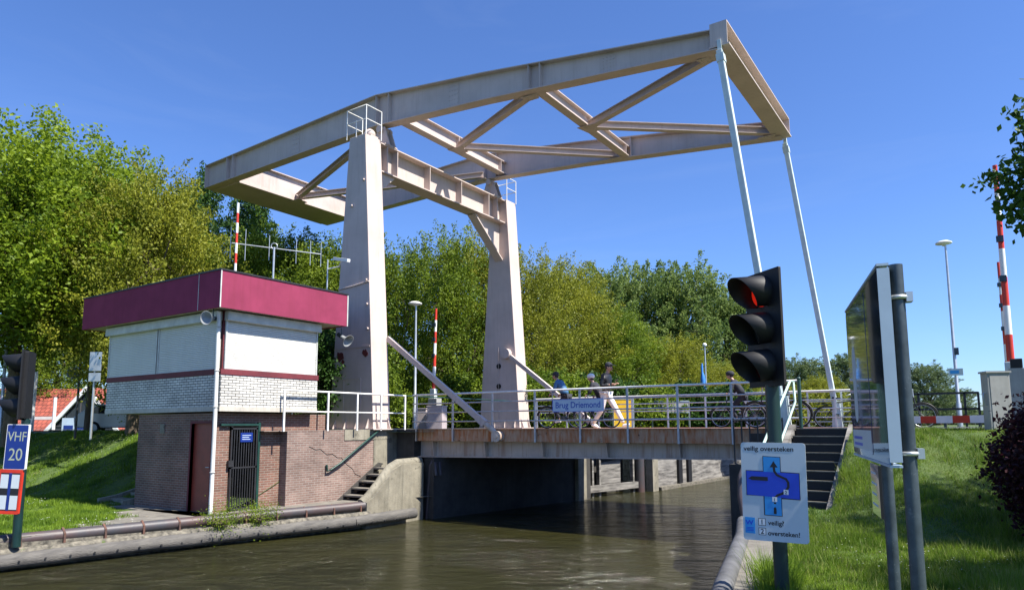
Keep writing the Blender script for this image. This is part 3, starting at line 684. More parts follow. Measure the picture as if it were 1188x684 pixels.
# deck
t = thing('bridge_deck', 'steel bridge deck with rust streaked edge over a grey girder', 'bridge deck', (-9, 20, DZ))
XL, XR = -14.88, -3.4
mb = MB(); mb.box(XL, XR, 16.62, 23.75, DZ-.12, DZ-.01); mb.build('deck_plate', 'rust', t)
mb = MB(); mb.box(XL, XR, 17.9, 23.6, DZ-.006, DZ+.008); mb.build('carriageway', 'red_asphalt', t)
for ye in (16.6, 23.77):
    s_ = 1 if ye < 20 else -1
    mb = MB(); mb.box(XL, XR, min(ye, ye+.025*s_), max(ye, ye+.025*s_), DZ-.35, DZ+.005)
    mb.box(XL, XR, min(ye-.05*s_, ye+.03*s_), max(ye-.05*s_, ye+.03*s_), DZ+.004, DZ+.02); mb.build('edge_plate', 'rust', t)
    g = MB(); yg = ye+.35*s_
    g.prism([(XL-.1,DZ-.84),(XR,DZ-.68),(XR,DZ-.3),(XL-.1,DZ-.3)], 'y', yg-.015, yg+.015); g.beam((XL-.1,yg,DZ-.855),(XR,yg,DZ-.695), .34, .03); g.box(XL-.1, XR, yg-.17, yg+.17, DZ-.36, DZ-.33)
    x = XL+.6
    while x < XR: zq = DZ-.84+.16*(x-XL)/(XR-XL); g.prism([(yg-.015*s_, zq),(yg-.15*s_, zq),(yg-.22*s_, DZ-.36),(yg-.015*s_, DZ-.36)], 'x', x-.012, x+.012); x += 2.0
    g.build('girder', 'girder', t)
mb = MB()
for i in range(7): mb.box(XL+.3+i*1.75, XL+.45+i*1.75, 17.0, 23.4, DZ-.6, DZ-.13)
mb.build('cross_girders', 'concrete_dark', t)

def railing(label, xs, y, z0, zt, zrails, m_post, m_rail, name='bridge_railing', r=.027, ends=(0,0), axis='x', cat='railing', post_w=.05):
    """posts at positions xs along the axis, rails between first and last"""
    P_ = (lambda a, z: (a, y, z)) if axis == 'x' else (lambda a, z: (y, a, z))
    t = thing(name, label, cat, P_((xs[0]+xs[-1])/2, z0))
    for a in xs: 
        b = P_(a, z0)
        MB().beam(b, P_(a, zt+.03), post_w, post_w*.8, (0,1,0) if axis == 'x' else (1,0,0)).build('post', m_post, t)
    for i, z in enumerate(zrails):
        MB().tube(P_(xs[0]-ends[0], z), P_(xs[-1]+ends[1], z), r if i == 0 else r*.72, n=8).build('rail', m_rail if i == 0 else m_post, t)
    return t
railing('nearer bridge railing with tall posts bolted to the rusty deck edge', [-14.8,-13.33,-11.85,-10.38,-8.95,-7.56,-6.21,-4.88], 16.56, 2.64, 4.07, (4.08,3.80,3.52,3.24), 'grey_rail', 'white_rail', ends=(.15,1.5))
railing('lower far railing along the opposite side of the bridge deck', [-14.7+i*1.37 for i in range(9)], 23.6, DZ, 4.13, (4.15,3.87,3.60,3.32), 'white_rail', 'white_rail', ends=(.1,.9))
railing('white railing on top of the brick wall in front of the near tower', [12.1,13.62,14.75,15.75,16.84], -15.55, DZ-.02, 4.09, (4.09,3.52), 'white_rail', 'white_rail', axis='y', ends=(0,.0))
tag(MB().tube((-15.55,16.84,4.09),(-15.55,23.9,4.09),.02).build('guard_rail','dark_green'),'thin dark rail at the hut end of the bridge','rail')
# name board
t = thing('name_board', 'long pale blue board reading Brug Driemond on the bridge railing', 'sign', (-8.98, 16.48, 3.65))
F = frame((-9.76, 16.49, 3.47), (1,0,0))
MB_ = MB(); panel(MB_, F, 0, 1.56, 0, .34, -.02, .004, .01); MB_.build('panel', 'sign_pale_blue', t)
mb = MB()
for a in ((0,1.56,0,.012),(0,1.56,.328,.34),(0,.012,0,.34),(1.548,1.56,0,.34)): panel(mb, F, *a, .004, .007)
mb.build('border', 'sign_deep', t)
text('Brug Driemond', .235, 'name_blue', t, F @ Matrix.Translation((.78,.105,.005)), align='CENTER', sx=.93, bold=.012)

# ================================================================== CONTROL HUT
HX, HY = -15.7, 10.28
t = thing('control_hut', 'bridge keeper hut, white brick upper storey with maroon roof band on a brown brick base', 'building', (-17.5, 11.8, LQ))
lx0, lx1, ly0, ly1 = -19.6, -15.98, 10.36, 13.6
dX0, dX1, dZ1 = -17.0, -16.12, 3.2
mb = MB()   # lower walls with openings for door and gate
mb.box(lx0, dX0, ly0, ly0+.2, .3, 3.46); mb.box(dX1, lx1, ly0, ly0+.2, .3, 3.46); mb.box(dX0, dX1, ly0, ly0+.2, dZ1, 3.46)
gy0, gy1, gz1 = 10.78, 11.56, 3.12
mb.box(lx1-.2, lx1, ly0+.2, gy0, .3, 3.46); mb.box(lx1-.2, lx1, gy1, ly1+.3, .3, 3.46); mb.box(lx1-.2, lx1, gy0, gy1, gz1, 3.46)
mb.box(lx0, lx0+.2, ly0+.2, ly1, .3, 3.46); mb.box(lx0+.2, lx1-.2, ly1-.2, ly1, .3, 3.46)
mb.build('lower_wall', 'brick', t)
MB().box(lx0-.3, lx1+.25, ly0-.5, ly0-.0, LQ-.1, LQ+.03).build('plinth', 'paving', t)
d = MB().box(dX0, dX1, ly0+.08, ly0+.13, LQ+.03, dZ1).build('door', 'door_red', t)
MB().path([(dX1-.1,ly0+.08,2.1),(dX1-.1,ly0+.02,2.1),(dX1-.22,ly0+.02,2.1)], .012, 6).build('handle', 'galv_light', d)
mb = MB()
for a in ((dX0-.06,dX0,LQ,dZ1+.06),(dX1,dX1+.06,LQ,dZ1+.06),(dX0,dX1,dZ1,dZ1+.06)): mb.box(a[0],a[1],ly0-.01,ly0+.1,a[2],a[3])
mb.build('door_frame', 'maroon_trim', t)
MB().box(-18.45, -18.25, ly0-.03, ly0-.001, 2.95, 3.2).build('vent', 'concrete', t)
# upper box
ux0, ux1, uy0, uy1, uz0, uz1, uzm = -21.35, HX, HY, 13.33, 3.50, 6.05, 4.42
MB().box(ux0, ux1, uy0, uy1, uz0+.12, uzm).build('upper_wall', 'white_brick', t)
MB().box(ux0-.01, ux1+.01, uy0-.01, uy1+.01, uz0, uz0+.12).build('floor_edge', 'soffit', t)
MB().box(ux0+.04, ux1-.04, uy0+.04, uy1-.04, uzm, uz1).build('window_wall', 'maroon_trim', t)
MB().box(ux0-.02, ux1+.02, uy0-.02, uy1+.02, uzm, uzm+.14).build('sill_band', 'maroon_trim', t)
def shutter(a0, a1, face):
    mb = MB(); z = uzm+.14; i = 0
    while z < uz1-.28:
        h_ = .048
        if face == 'y': mb.prism([(uy0+.035,z),(uy0-.0,z+.004),(uy0-.004,z+h_*.5),(uy0-.0,z+h_-.004),(uy0+.035,z+h_)], 'x', a0+.04, a1-.04)
        else: mb.prism([(ux1-.035,z),(ux1+.0,z+.004),(ux1+.004,z+h_*.5),(ux1+.0,z+h_-.004),(ux1-.035,z+h_)], 'y', a0+.04, a1-.04)
        z += h_
    s = mb.build('shutter', 'shutter', t)
    for a in (a0, a1-.05):
        mb = MB()
        if face == 'y': mb.box(a, a+.05, uy0-.02, uy0+.03, uzm+.14, uz1-.25)
        else: mb.box(ux1-.03, ux1+.02, a, a+.05, uzm+.14, uz1-.25)
        mb.build('guide_rail', 'zinc', s)
    mb = MB()
    if face == 'y': mb.box(a0-.03, a1+.03, uy0-.14, uy0+.03, uz1-.27, uz1-.03)
    else: mb.box(ux1-.03, ux1+.14, a0-.03, a1+.03, uz1-.27, uz1-.03)
    mb.build('shutter_box', 'zinc', s, bevel=.02)
shutter(ux0+.02, -18.72, 'y'); shutter(-18.66, ux1-.12, 'y'); shutter(uy0+.07, uy1-.04, 'x')
# roof
rx0, rx1, ry0, ry1, rz0, rz1 = -22.28, -15.3, 9.9, 14.05, 6.03, 6.96
mb = MB(); mb.box(rx0, rx1, ry0, ry0+.05, rz0, rz1); mb.box(rx0, rx1, ry1-.05, ry1, rz0, rz1)
mb.box(rx0, rx0+.05, ry0+.05, ry1-.05, rz0, rz1); mb.box(rx1-.05, rx1, ry0+.05, ry1-.05, rz0, rz1); mb.build('fascia', 'maroon', t)
MB().box(rx0+.05, rx1-.05, ry0+.05, ry1-.05, rz0+.02, rz0+.10).build('soffit', 'soffit', t)
MB().box(rx0+.04, rx1-.04, ry0+.04, ry1-.04, rz1-.06, rz1-.02).build('roof', 'roof_felt', t)
mb = MB()
for a in ((rx0-.02,rx1+.02,ry0-.02,ry0+.06),(rx0-.02,rx1+.02,ry1-.06,ry1+.02),(rx0-.02,rx0+.06,ry0+.06,ry1-.06),(rx1-.06,rx1+.02,ry0+.06,ry1-.06)): mb.box(*a, rz1, rz1+.04)
mb.build('roof_edge', 'black_iron', t)
for a_ in ((rx1, rx1+.012, ry0-.012, ry0+.02), (-16.25, -16.235, ry0-.008, ry0), (rx1, rx1+.01, ry1-.03, ry1+.01)): MB().box(*a_, rz0, rz1).build('corner_trim', 'zinc', t)
# downpipe
MB().path([(HX-.05,HY-.10,6.0),(HX-.05,HY-.10,5.4),(HX-.05,HY-.08,3.3),(HX-.06,HY-.08,LQ)], .05, 12).build('downpipe', 'pipe_white', t)
for z in (5.6,4.5,3.6,2.0): MB().torus((HX-.05,HY-.085,z), .055, .012, (0,0,1), 14, 6).build('pipe_clamp', 'zinc', t)
# gate
g = thing('iron_gate', 'black barred iron gate with a small blue plate in the hut wall', 'gate', (lx1, gy0, LQ))
gx = lx1+.06
mb = MB()
for i in range(11): y = gy0+.03+i*(gy1-gy0-.06)/10; mb.box(gx-.01, gx+.01, y-.012, y+.012, LQ+.1, gz1-.05)
mb.build('bars', 'black_iron', g)
mb = MB(); mb.box(gx-.02, gx+.02, gy0, gy1, LQ+.06, LQ+.11); mb.box(gx-.02, gx+.02, gy0, gy1, gz1-.08, gz1-.03); mb.box(gx-.02, gx+.02, gy0, gy1, 2.05, 2.09)
mb.box(gx-.02, gx+.02, gy0, gy0+.04, LQ+.06, gz1); mb.box(gx-.02, gx+.02, gy1-.04, gy1, LQ+.06, gz1); mb.build('gate_frame', 'black_iron', g)
mb = MB(); mb.box(gx-.05, gx+.03, gy1+.01, gy1+.08, LQ-.02, gz1+.1); mb.box(gx-.05, gx+.03, gy0-.3, gy1+.01, gz1+.02, gz1+.07); mb.build('post', 'dark_green', g)
MB().box(gx-.04, gx+.04, gy0-.06, gy0+.08, 2.1, 2.26).build('lock', 'black_iron', g)
pl = MB().box(gx+.02, gx+.032, gy0+.26, gy0+.62, 2.72, 2.96).build('plate', 'sign_blue', g)
mb = MB()
for z, l in ((2.89,.26),(2.84,.2),(2.79,.24)): mb.box(gx+.032, gx+.034, gy0+.31, gy0+.31+l, z-.008, z+.008)
mb.build('small_print', 'sign_pale_blue', pl)
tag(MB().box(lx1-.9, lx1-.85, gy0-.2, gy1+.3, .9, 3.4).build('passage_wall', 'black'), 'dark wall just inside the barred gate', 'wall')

# side stairs of the bank left of the hut
t = thing('bank_stairs', 'concrete steps with pale side strings climbing the shaded bank left of the hut', 'stairs', (-20.6, 12.5, LQ))
for i in range(8):
    y0 = 10.5+i*.55; z = zl(-21, y0)+.10
    MB().box(-21.15, -20.0, y0, y0+.32, z-.12, z).build('step', 'concrete', t)
for x in (-21.25, -19.95):
    mb = MB(); pts = [(y, zl(-21, y)+.14) for y in [10.2+.5*i for i in range(11)]]
    mb.prism(pts+[(p[0], p[1]-.3) for p in pts[::-1]], 'x', x-.06, x+.06); mb.build('side_string', 'concrete', t)

# things on and at the hut
t = thing('antenna', 'long horizontal antenna with upright rods on a mast on the maroon roof', 'antenna', (-17.0, 12.8, 6.95))
ax, ay = -16.9, 12.6
MB().tube((ax,ay,6.9),(ax,ay,8.35), .03, n=8).build('mast', 'galv_light', t)
b0, b1 = Vector((ax-.95,ay-.8,8.45)), Vector((ax+.7,ay+1.15,8.27))
MB().tube(b0, b1, .018, n=6).build('boom', 'galv_light', t)
for k in (0,.16,.42,.72,.88,1.0):
    p = b0.lerp(b1, k); h_ = .47 if k < .3 else .38
    MB().tube(p-Vector((0,0,h_)), p+Vector((0,0,h_)), .011, n=5).build('element', 'galv_light', t)
mb = MB(); mb.torus((ax,ay,8.38), .09, .014, (.6,-.8,0), 14, 6); 
for a in (0, 120, 240): mb.tube((ax,ay,7.2), (ax+.25*math.cos(R(a)), ay+.25*math.sin(R(a)), 6.92), .015, n=5)
mb.build('bracket', 'galv_light', t)
q = at(265, 19.6); t = thing('striped_pole', 'red and white striped upright pole on the maroon roof below the counterweight', 'pole', (q.x, q.y, 6.95))
for i in range(9):
    z = 6.9+i*.30
    MB().tube((q.x,q.y,z),(q.x,q.y,z+.30), .035, n=8).build('band', 'white' if i % 2 == 0 else 'red', t)
# ================================================================== TREES
def leaf_cloud(pts, dirs, size, rng, name, m, aspect=.62):
    n = len(pts)
    a = rng.normal(size=(n,3)); a += dirs*.4; a /= np.linalg.norm(a, axis=1)[:,None]
    b_ = rng.normal(size=(n,3)); b_ -= a*(a*b_).sum(1)[:,None]; b_ /= np.linalg.norm(b_, axis=1)[:,None]
    s = size*rng.uniform(.6, 1.35, n)[:,None]
    V = np.empty((n,4,3)); V[:,0] = pts-a*s; V[:,1] = pts+b_*s*aspect; V[:,2] = pts+a*s; V[:,3] = pts-b_*s*aspect
    me = bpy.data.meshes.new(name); me.vertices.add(4*n); me.vertices.foreach_set('co', V.reshape(-1).astype(np.float32))
    me.loops.add(4*n); me.loops.foreach_set('vertex_index', np.arange(4*n, dtype=np.int32))
    me.polygons.add(n); me.polygons.foreach_set('loop_start', np.arange(0, 4*n, 4, dtype=np.int32))
    me.polygons.foreach_set('loop_total', np.full(n, 4, dtype=np.int32))
    me.update(calc_edges=True); me.materials.append(M[m]); return me
def crown_points(rng, ntw, nl, shape, z0, H_, Rad, up=.5, spread=.35, twig=1.0, lobes=7):
    """twigs grow outward from a few limbs; leaves sit along the twigs"""
    L = []; nlob = lobes*3
    for i in range(nlob):
        z = .06+.88*((i+rng.uniform(.2,.8))/nlob); th = i*2.39996+rng.uniform(-.4,.4)
        cr_ = rng.uniform(.22, .36)*Rad; r = max(0, Rad*shape(min(1, z))-cr_*.75)*rng.uniform(.55, 1.0)
        L.append((r*math.cos(th), r*math.sin(th), z*.93, cr_))
    L.append((0, 0, .5, .42*Rad)); L.append((0, 0, .72, .34*Rad))
    P_, D_ = [], []
    for k in range(ntw):
        while True:
            cx_, cy_, cz_, cr_ = L[rng.integers(len(L))]
            d = rng.normal(size=3); d[2] = d[2]*.8+.35; d /= np.linalg.norm(d); q = d*cr_*rng.uniform(.45, 1.0)**.5
            zz = cz_*H_+q[2]*.9; t_ = zz/H_
            if t_ < .02 or t_ > 1.02: continue
            lim = Rad*shape(t_); x, y = cx_+q[0]*1.15, cy_+q[1]*1.15
            if math.hypot(x, y) > lim*rng.uniform(.95, 1.25): continue
            break
        tip = np.array((x, y, z0+zz)); out = np.array((x, y, 0))/(Rad+1e-6)+d*.5+np.array((0, 0, up)); out /= np.linalg.norm(out)
        ln = twig*rng.uniform(.4, 1.3); s = rng.uniform(-.5, 1, nl)[:,None]
        droop = np.zeros((nl,3)); droop[:,2] = -.18*ln*np.maximum(s[:,0], 0)**2
        pts = tip+out*s*ln+rng.normal(size=(nl,3))*spread*(1.1-np.maximum(s, 0)*.85)*.55+droop
        P_.append(pts); D_.append(np.repeat(out[None], nl, 0))
    return np.concatenate(P_), np.concatenate(D_), L
shp_round = lambda t_: math.sqrt(max(.05, 1-(2*t_-.95)**2*.92))
shp_oval = lambda t_: .55+.45*math.sin(math.pi*min(1, t_*1.15)) if t_ < .7 else max(.1, .95*(1-(t_-.7)/.34)**.6)
shp_cone = lambda t_: max(.06, 1.02-t_)**.75
def make_tree(seed, trunk_h, H_, Rad, m, ntw=260, nl=75, leaf=.1, shape=shp_round, up=.5, spread=.5, twig=1.0, lobes=7, tr=.22, name='tree', lean=(0,0)):
    rng = np.random.default_rng(seed)
    root = thing(name, 'x', 'tree')
    pts, D_, L = crown_points(rng, ntw, nl, shape, trunk_h*.75, H_, Rad, up, spread, twig, lobes)
    me = leaf_cloud(pts, D_, leaf, rng, 'crown', m)
    o = bpy.data.objects.new('crown', me); COL.objects.link(o); o.parent = root
    mb = MB(); top = Vector((lean[0], lean[1], min(trunk_h+H_*.45, trunk_h*.75+H_*.8)))
    tp = [Vector((0,0,-.3)), Vector((lean[0]*.2, lean[1]*.2, trunk_h*.5)), Vector((lean[0]*.5, lean[1]*.5, min(trunk_h, trunk_h*.75+H_*.35))), top]
    mb.path(tp, [tr*1.3, tr, tr*.8, tr*.25], 10)
    for (x, y, z, r) in L[::2]:
        e = Vector((x, y, trunk_h*.75+z*H_)); s = tp[2].lerp(top, rng.uniform(0, .6)); mid = s.lerp(e, .5)+Vector((rng.uniform(-.3,.3), rng.uniform(-.3,.3), -.15))
        mb.path([s, mid, e], [tr*.5, tr*.32, tr*.08], 6)
        for q in range(4):
            s2 = mid.lerp(e, rng.uniform(0, .9)); e2 = s2+Vector(rng.normal(size=3)).normalized()*r*.9+Vector((0,0,.3))
            mb.path([s2, e2], [tr*.16, tr*.03], 5, False)
    tk = mb.build('trunk', 'bark', root, local=True)
    return root
PROTO = {
 'tall': make_tree(11, 3.4, 7.8, 3.9, 'leaf_bright', 560, 125, .062, shp_round, .7, .5, 1.15, 11, .15),
 'broad': make_tree(1, 2.0, 8.6, 4.2, 'leaf_bright', 600, 125, .062, shp_round, .7, .5, 1.15, 11, .28),
 'broad2': make_tree(2, 1.2, 8.9, 4.0, 'leaf_mid', 560, 120, .062, shp_oval, .6, .5, 1.15, 10, .25),
 'oval': make_tree(3, .6, 9.4, 3.3, 'leaf_mid', 520, 115, .06, shp_oval, .9, .42, 1.2, 9, .2),
 'cone': make_tree(4, .5, 9.5, 2.6, 'leaf_dark', 480, 110, .058, shp_cone, .3, .35, .8, 9, .2),
 'poplar': make_tree(5, 1.2, 9.0, 3.0, 'leaf_poplar', 460, 100, .065, shp_oval, .8, .30, .9, 13, .2),
 'spray': make_tree(6, .5, 9.5, 3.8, 'leaf_yellow', 520, 120, .058, shp_round, 1.1, .42, 1.7, 10, .2),
}
used = set(); EXT = {}
def ext(p):
    if p.name not in EXT:
        me = [c for c in p.children if c.name.startswith('crown')][0].data
        V = np.empty(len(me.vertices)*3, dtype=np.float32); me.vertices.foreach_get('co', V); V = V.reshape(-1,3)
        EXT[p.name] = (float(np.percentile(np.abs(V[:,:2]), 98.5)), float(np.percentile(V[:,2], 99.8)))
    return EXT[p.name]
def tree(kind, px, topy, depth, width, label, m=None, base=2.75, rz=None, group='trees behind the bridge', name='tree', xy=None, ztop=None):
    p = PROTO[kind]
    if kind in used: o = copy_tree(p)
    else: o = p; used.add(kind)
    q = at(px, depth, 0, topy) if xy is None else Vector((xy[0], xy[1], 0))
    zt = zat(topy, depth, px) if ztop is None else ztop
    rad, topz = ext(p)
    o.location = (q.x, q.y, base); o.scale = (width/2/rad, width/2/rad, (zt-base)/topz); o.rotation_euler.z = rnd.uniform(0, 6.28) if rz is None else rz
    if m:
        for ch in o.children:
            if ch.name.startswith('crown'): ch.material_slots[0].link = 'OBJECT'; ch.material_slots[0].material = M[m]
    tag(o, label, 'tree', group); return o
tree('tall', 40, 146, 27, 9.5, 'tallest bright green tree at the far left edge above the red roof', name='maple_tree')
tree('tall', -45, 175, 26, 8.5, 'bright green tree cut by the left edge of the photo above the traffic light', 'leaf_mid')
tree('tall', 124, 178, 31, 6.8, 'second tall yellow green tree, left of the gap above the hut roof', 'leaf_bright')
tree('broad', 172, 203, 27, 6.2, 'yellow green tree directly behind the left half of the maroon hut roof', 'leaf_yellow')
tree('cone', 232, 200, 36, 4.2, 'dark pointed tree left of the tail end of the balance frame')
tree('cone', 290, 222, 42, 5.2, 'dark tree behind the counterweight and the striped pole', 'leaf_dark')
tree('oval', 205, 265, 33, 6.0, 'green tree low behind the middle of the hut roof, below the pointed dark tree', 'leaf_bright')
tree('broad2', 335, 262, 34, 6.5, 'mid green tree behind the antenna on the hut roof', 'leaf_mid')
tree('oval', 395, 272, 36, 6.0, 'mid green tree hidden mostly behind the near bridge tower', 'leaf_mid')
tree('spray', 455, 285, 32, 5.2, 'bright tree just right of the near bridge tower', 'leaf_mid')
tree('spray', 508, 268, 34, 6.0, 'feathery green tree midway between the two bridge towers', 'leaf_mid')
tree('broad2', 552, 270, 36, 5.5, 'green tree touching the left side of the far bridge tower', 'leaf_yellow')
tree('spray', 610, 292, 36, 5.8, 'yellow green tree just right of the far bridge tower', 'leaf_yellow')
tree('broad', 655, 308, 42, 6.5, 'yellow green tree above the cyclist in blue', 'leaf_yellow')
tree('poplar', 700, 308, 62, 8.0, 'tall grey green tree, left one of the far tall clump', 'leaf_poplar')
tree('poplar', 748, 306, 64, 8.5, 'tall grey green tree, middle one of the far tall clump', 'leaf_poplar')
tree('poplar', 800, 304, 64, 9.0, 'tall grey green tree with sky gaps, highest of the far clump', 'leaf_poplar')
tree('poplar', 842, 335, 66, 7.5, 'grey green tree at the right end of the far tall clump', 'leaf_poplar')
tree('broad2', 712, 358, 44, 6.0, 'rounded green tree behind the walking man', 'leaf_mid')
tree('spray', 775, 388, 46, 6.5, 'olive green tree behind the blue flag pole, left of it', 'leaf_yellow')
tree('broad2', 842, 420, 48, 5.5, 'low olive tree beside the hanging traffic light, right of the flag pole', 'leaf_yellow')
tree('poplar', 928, 414, 95, 8.5, 'far grey green tree left of the far hanger rod', 'leaf_far')
tree('broad2', 950, 435, 70, 5.5, 'low yellow green tree right behind the stairs', 'leaf_yellow')
tree('poplar', 985, 411, 95, 10.0, 'far grey green tree right of the far hanger rod', 'leaf_far')
tree('poplar', 1032, 424, 100, 6.0, 'far tree hidden partly by the big blue sign', 'leaf_far')
tree('poplar', 1074, 421, 90, 7.0, 'far round tree above the red and white board', 'leaf_far')
tree('poplar', 1108, 450, 120, 7.0, 'small far tree right of the round one, by the lamp post', 'leaf_far')
tree('oval', 1180, 462, 110, 8.0, 'small far tree behind the grey cabinet at the right', 'leaf_far')
tree('broad2', 72, 372, 60, 9, 'green tree behind the red roofed house', 'leaf_mid')
# trees on the right bank: their shade falls on the grass
o = make_tree(31, 4.3, 1.25, 1.25, 'leaf_dark', 620, 80, .030, shp_round, .4, .2, .3, 9, .07, lean=(.15,.1))
o.location = (1.55, 6.55, 1.2); tag(o, 'small dark leafed tree reaching into the right edge above the striped barrier poles')
tree('tall', 0, 0, 0, 2.8, 'tree right of the frame in front of the purple bush', 'leaf_dark', base=1.4, xy=(4.9, 9.5), ztop=9.2, group=None)
tree('tall', 0, 0, 0, 3.4, 'tree on the bank right of the frame, behind the purple bush', 'leaf_dark', base=2.2, xy=(5.9, 13.0), ztop=11.6, group=None)
# shrubs
def shrub(px, depth, w, h, m, label, base=2.75, seed=0, leaf=.07, group='shrubs behind the bridge', cat='shrub', xy=None, n=170):
    rng = np.random.default_rng(100+seed); root = thing('shrub', label, cat, at(px, depth, base) if xy is None else (xy[0], xy[1], base), 0, group)
    pts, D_, L = crown_points(rng, n, 60, shp_round, .0, h*.92, w/2, .5, .3, .45, 7)
    o = bpy.data.objects.new('foliage', leaf_cloud(pts, D_, leaf, rng, 'foliage', m)); COL.objects.link(o); o.parent = root
    mb = MB()
    for (x, y, z, r) in L: mb.path([(0,0,0), (x*.6, y*.6, z*h*.5), (x, y, z*h)], [.05, .035, .01], 5)
    mb.build('stems', 'bark', root, local=True); return root
sh = [(455,31,3,1.9,'leaf_mid','shrub at the foot of the near tower, seen between the towers'),(538,31.5,3.6,2.6,'leaf_mid','shrub left of the far tower foot'),
 (492,35,4.5,3.2,'leaf_dark','dark shrub behind the grey lamp post between the towers'),(640,31,4.5,3.0,'leaf_mid','shrub behind the cyclist in blue'),(690,34,4.5,3.0,'leaf_dark','dark shrub left of the walking man'),
 (745,35,4.5,2.6,'leaf_mid','shrub right of the yellow board'),(795,37,4.5,2.6,'leaf_dark','dark shrub left of the blue flag'),(850,37,4.5,2.4,'leaf_dark','dark shrub right of the blue flag'),
 (590,33,4.5,3.8,'leaf_mid','tall shrub behind the foot of the far tower'),(905,60,8,3.4,'leaf_yellow','yellow green shrub behind the bridge end'),(960,62,9,3.6,'leaf_yellow','yellow green shrub behind the far railing by the stairs'),
 (415,27,4,4.5,'leaf_mid','tall shrub right behind the hut and near tower'),(372,24,3.5,4.2,'leaf_dark','dark shrub between the hut and the near tower'),(1010,70,9,3.0,'leaf_far','far shrub beyond the bicycle'),(1095,110,16,2.6,'leaf_far','far low hedge beyond the striped board'),(1170,100,14,2.2,'leaf_far','far low hedge behind the grey cabinet'),(1045,90,12,2.6,'leaf_far','far hedge behind the big blue sign')]
for i, (px, dp, w, h, m, lab) in enumerate(sh): shrub(px, dp, w, h, m, lab, seed=i, leaf=.036+dp*.0009, n=330)
shrub(0, 0, 1.7, 2.1, 'leaf_purple', 'dark purple leafed bush at the right edge below the striped barrier', base=1.55, seed=50, leaf=.034, xy=(1.22, 12.05), group=None, n=1300)
# weeds on the quay
for i, (y, w) in enumerate(((10.2, .7), (11.1, .45))):
    x = edgeL(y)+.1
    shrub(0, 0, w, .2, 'leaf_bright', ('larger ' if i == 0 else 'smaller ')+'green weed clump growing over the fender pipe by the hut', base=.78, seed=60+i, leaf=.018, xy=(x+.05, y), group=None, n=34, cat='weeds')

# ================================================================== GRASS BLADES
def grass(name, n, region, zf, h, w, m, seed, label='x'):
    rng = np.random.default_rng(seed); P_ = region(rng, n)
    z = np.array([zf(a, b_) for a, b_ in P_])
    n = len(P_); th = rng.uniform(0, 2*math.pi, n); hh = h*rng.uniform(.4, 1.4, n); ww = w*rng.uniform(.7, 1.3, n)
    patch = .85+.6*np.sin(P_[:,0]*2.1+P_[:,1]*1.3)*np.sin(P_[:,1]*1.7-P_[:,0]*.8+2)+.45*np.sin(P_[:,0]*7.3+np.sin(P_[:,1]*4.1)*2)*np.sin(P_[:,1]*6.1+np.cos(P_[:,0]*3.3)*2); hh *= np.clip(patch, .3, 1.9)
    dx, dy = np.cos(th)*ww, np.sin(th)*ww; lx, ly = rng.normal(size=n)*hh*.35, rng.normal(size=n)*hh*.35
    V = np.empty((n,3,3)); V[:,0] = np.c_[P_[:,0]-dx, P_[:,1]-dy, z-.01]; V[:,1] = np.c_[P_[:,0]+dx, P_[:,1]+dy, z-.01]; V[:,2] = np.c_[P_[:,0]+lx, P_[:,1]+ly, z+hh]
    me = bpy.data.meshes.new(name); me.vertices.add(3*n); me.vertices.foreach_set('co', V.reshape(-1).astype(np.float32))
    me.loops.add(3*n); me.loops.foreach_set('vertex_index', np.arange(3*n, dtype=np.int32)); me.polygons.add(n)
    me.polygons.foreach_set('loop_start', np.arange(0, 3*n, 3, dtype=np.int32)); me.polygons.foreach_set('loop_total', np.full(n, 3, dtype=np.int32))
    me.update(calc_edges=True); me.materials.append(M[m]); o = bpy.data.objects.new(name, me); COL.objects.link(o)
    return tag(o, label, 'grass', None, 'stuff')
def reg_right(rng, n):
    out = []
    while len(out) < n:
        k = 4000; d = rng.uniform(4.5, 17, k)**1.0; px = rng.uniform(870, 1230, k); l = (px-594)/FPX*d
        x = -sy*d+cy*l; y = cy*d+sy*l
        for a, b_ in zip(x, y):
            if a > edgeR(b_)+.5 and b_ < 16.9 and not (-3.6 < a < -2.22 and 13.02 < b_) and not (a < -3.5 and b_ > 14.8): out.append((a, b_))
    return np.array(out[:n])
def reg_left(rng, n):
    out = []
    while len(out) < n:
        d = rng.uniform(13, 30, 4000); px = rng.uniform(-20, 170, 4000); l = (px-594)/FPX*d; x = -sy*d+cy*l; y = cy*d+sy*l
        for a, b_ in zip(x, y):
            if a < edgeL(b_)-.25 and b_ < 17 and not (a > -19.9 and b_ > 9.7) and not (a > -16.9+.0 and b_ > 8.6) and not (a > -18.5 and b_ > 9.2): out.append((a, b_))
    return np.array(out[:n])
grass('grass', 150000, reg_right, zr, .085, .0045, 'blade', 1, 'lush green grass covering the right bank')
grass('grass', 16000, reg_right, zr, .13, .005, 'blade_dry', 2, 'taller pale grass stalks among the green on the right bank')
grass('grass', 90000, reg_left, zl, .09, .009, 'blade', 3, 'short green grass on the bank left of the hut')
def tuft(rng, n):
    d = rng.uniform(0, .5, n); y = rng.uniform(6.9, 8.6, n); x = np.array([edgeR(b_)+.5 for b_ in y])+rng.normal(size=n)*.10
    return np.c_[x, y]
grass('grass', 2600, tuft, zr, .26, .006, 'blade', 5, 'long grass tuft hanging over the quay beside the traffic light post')
def flowers(region, n, zf, s, seed, label):
    rng = np.random.default_rng(seed); mb = MB()
    for a, b_ in region(rng, n):
        if math.sin(a*1.1+b_*.9)+math.sin(b_*1.9-a) < .1: continue
        z = zf(a, b_)+rng.uniform(.05, .1)
        mb.add([(a+s*math.cos(k*math.pi/3), b_+s*math.sin(k*math.pi/3), z+(.3*s if k % 2 else 0)) for k in range(6)], [tuple(range(6))])
    tag(mb.build('daisies', 'petal'), label, 'flowers', None, 'stuff')
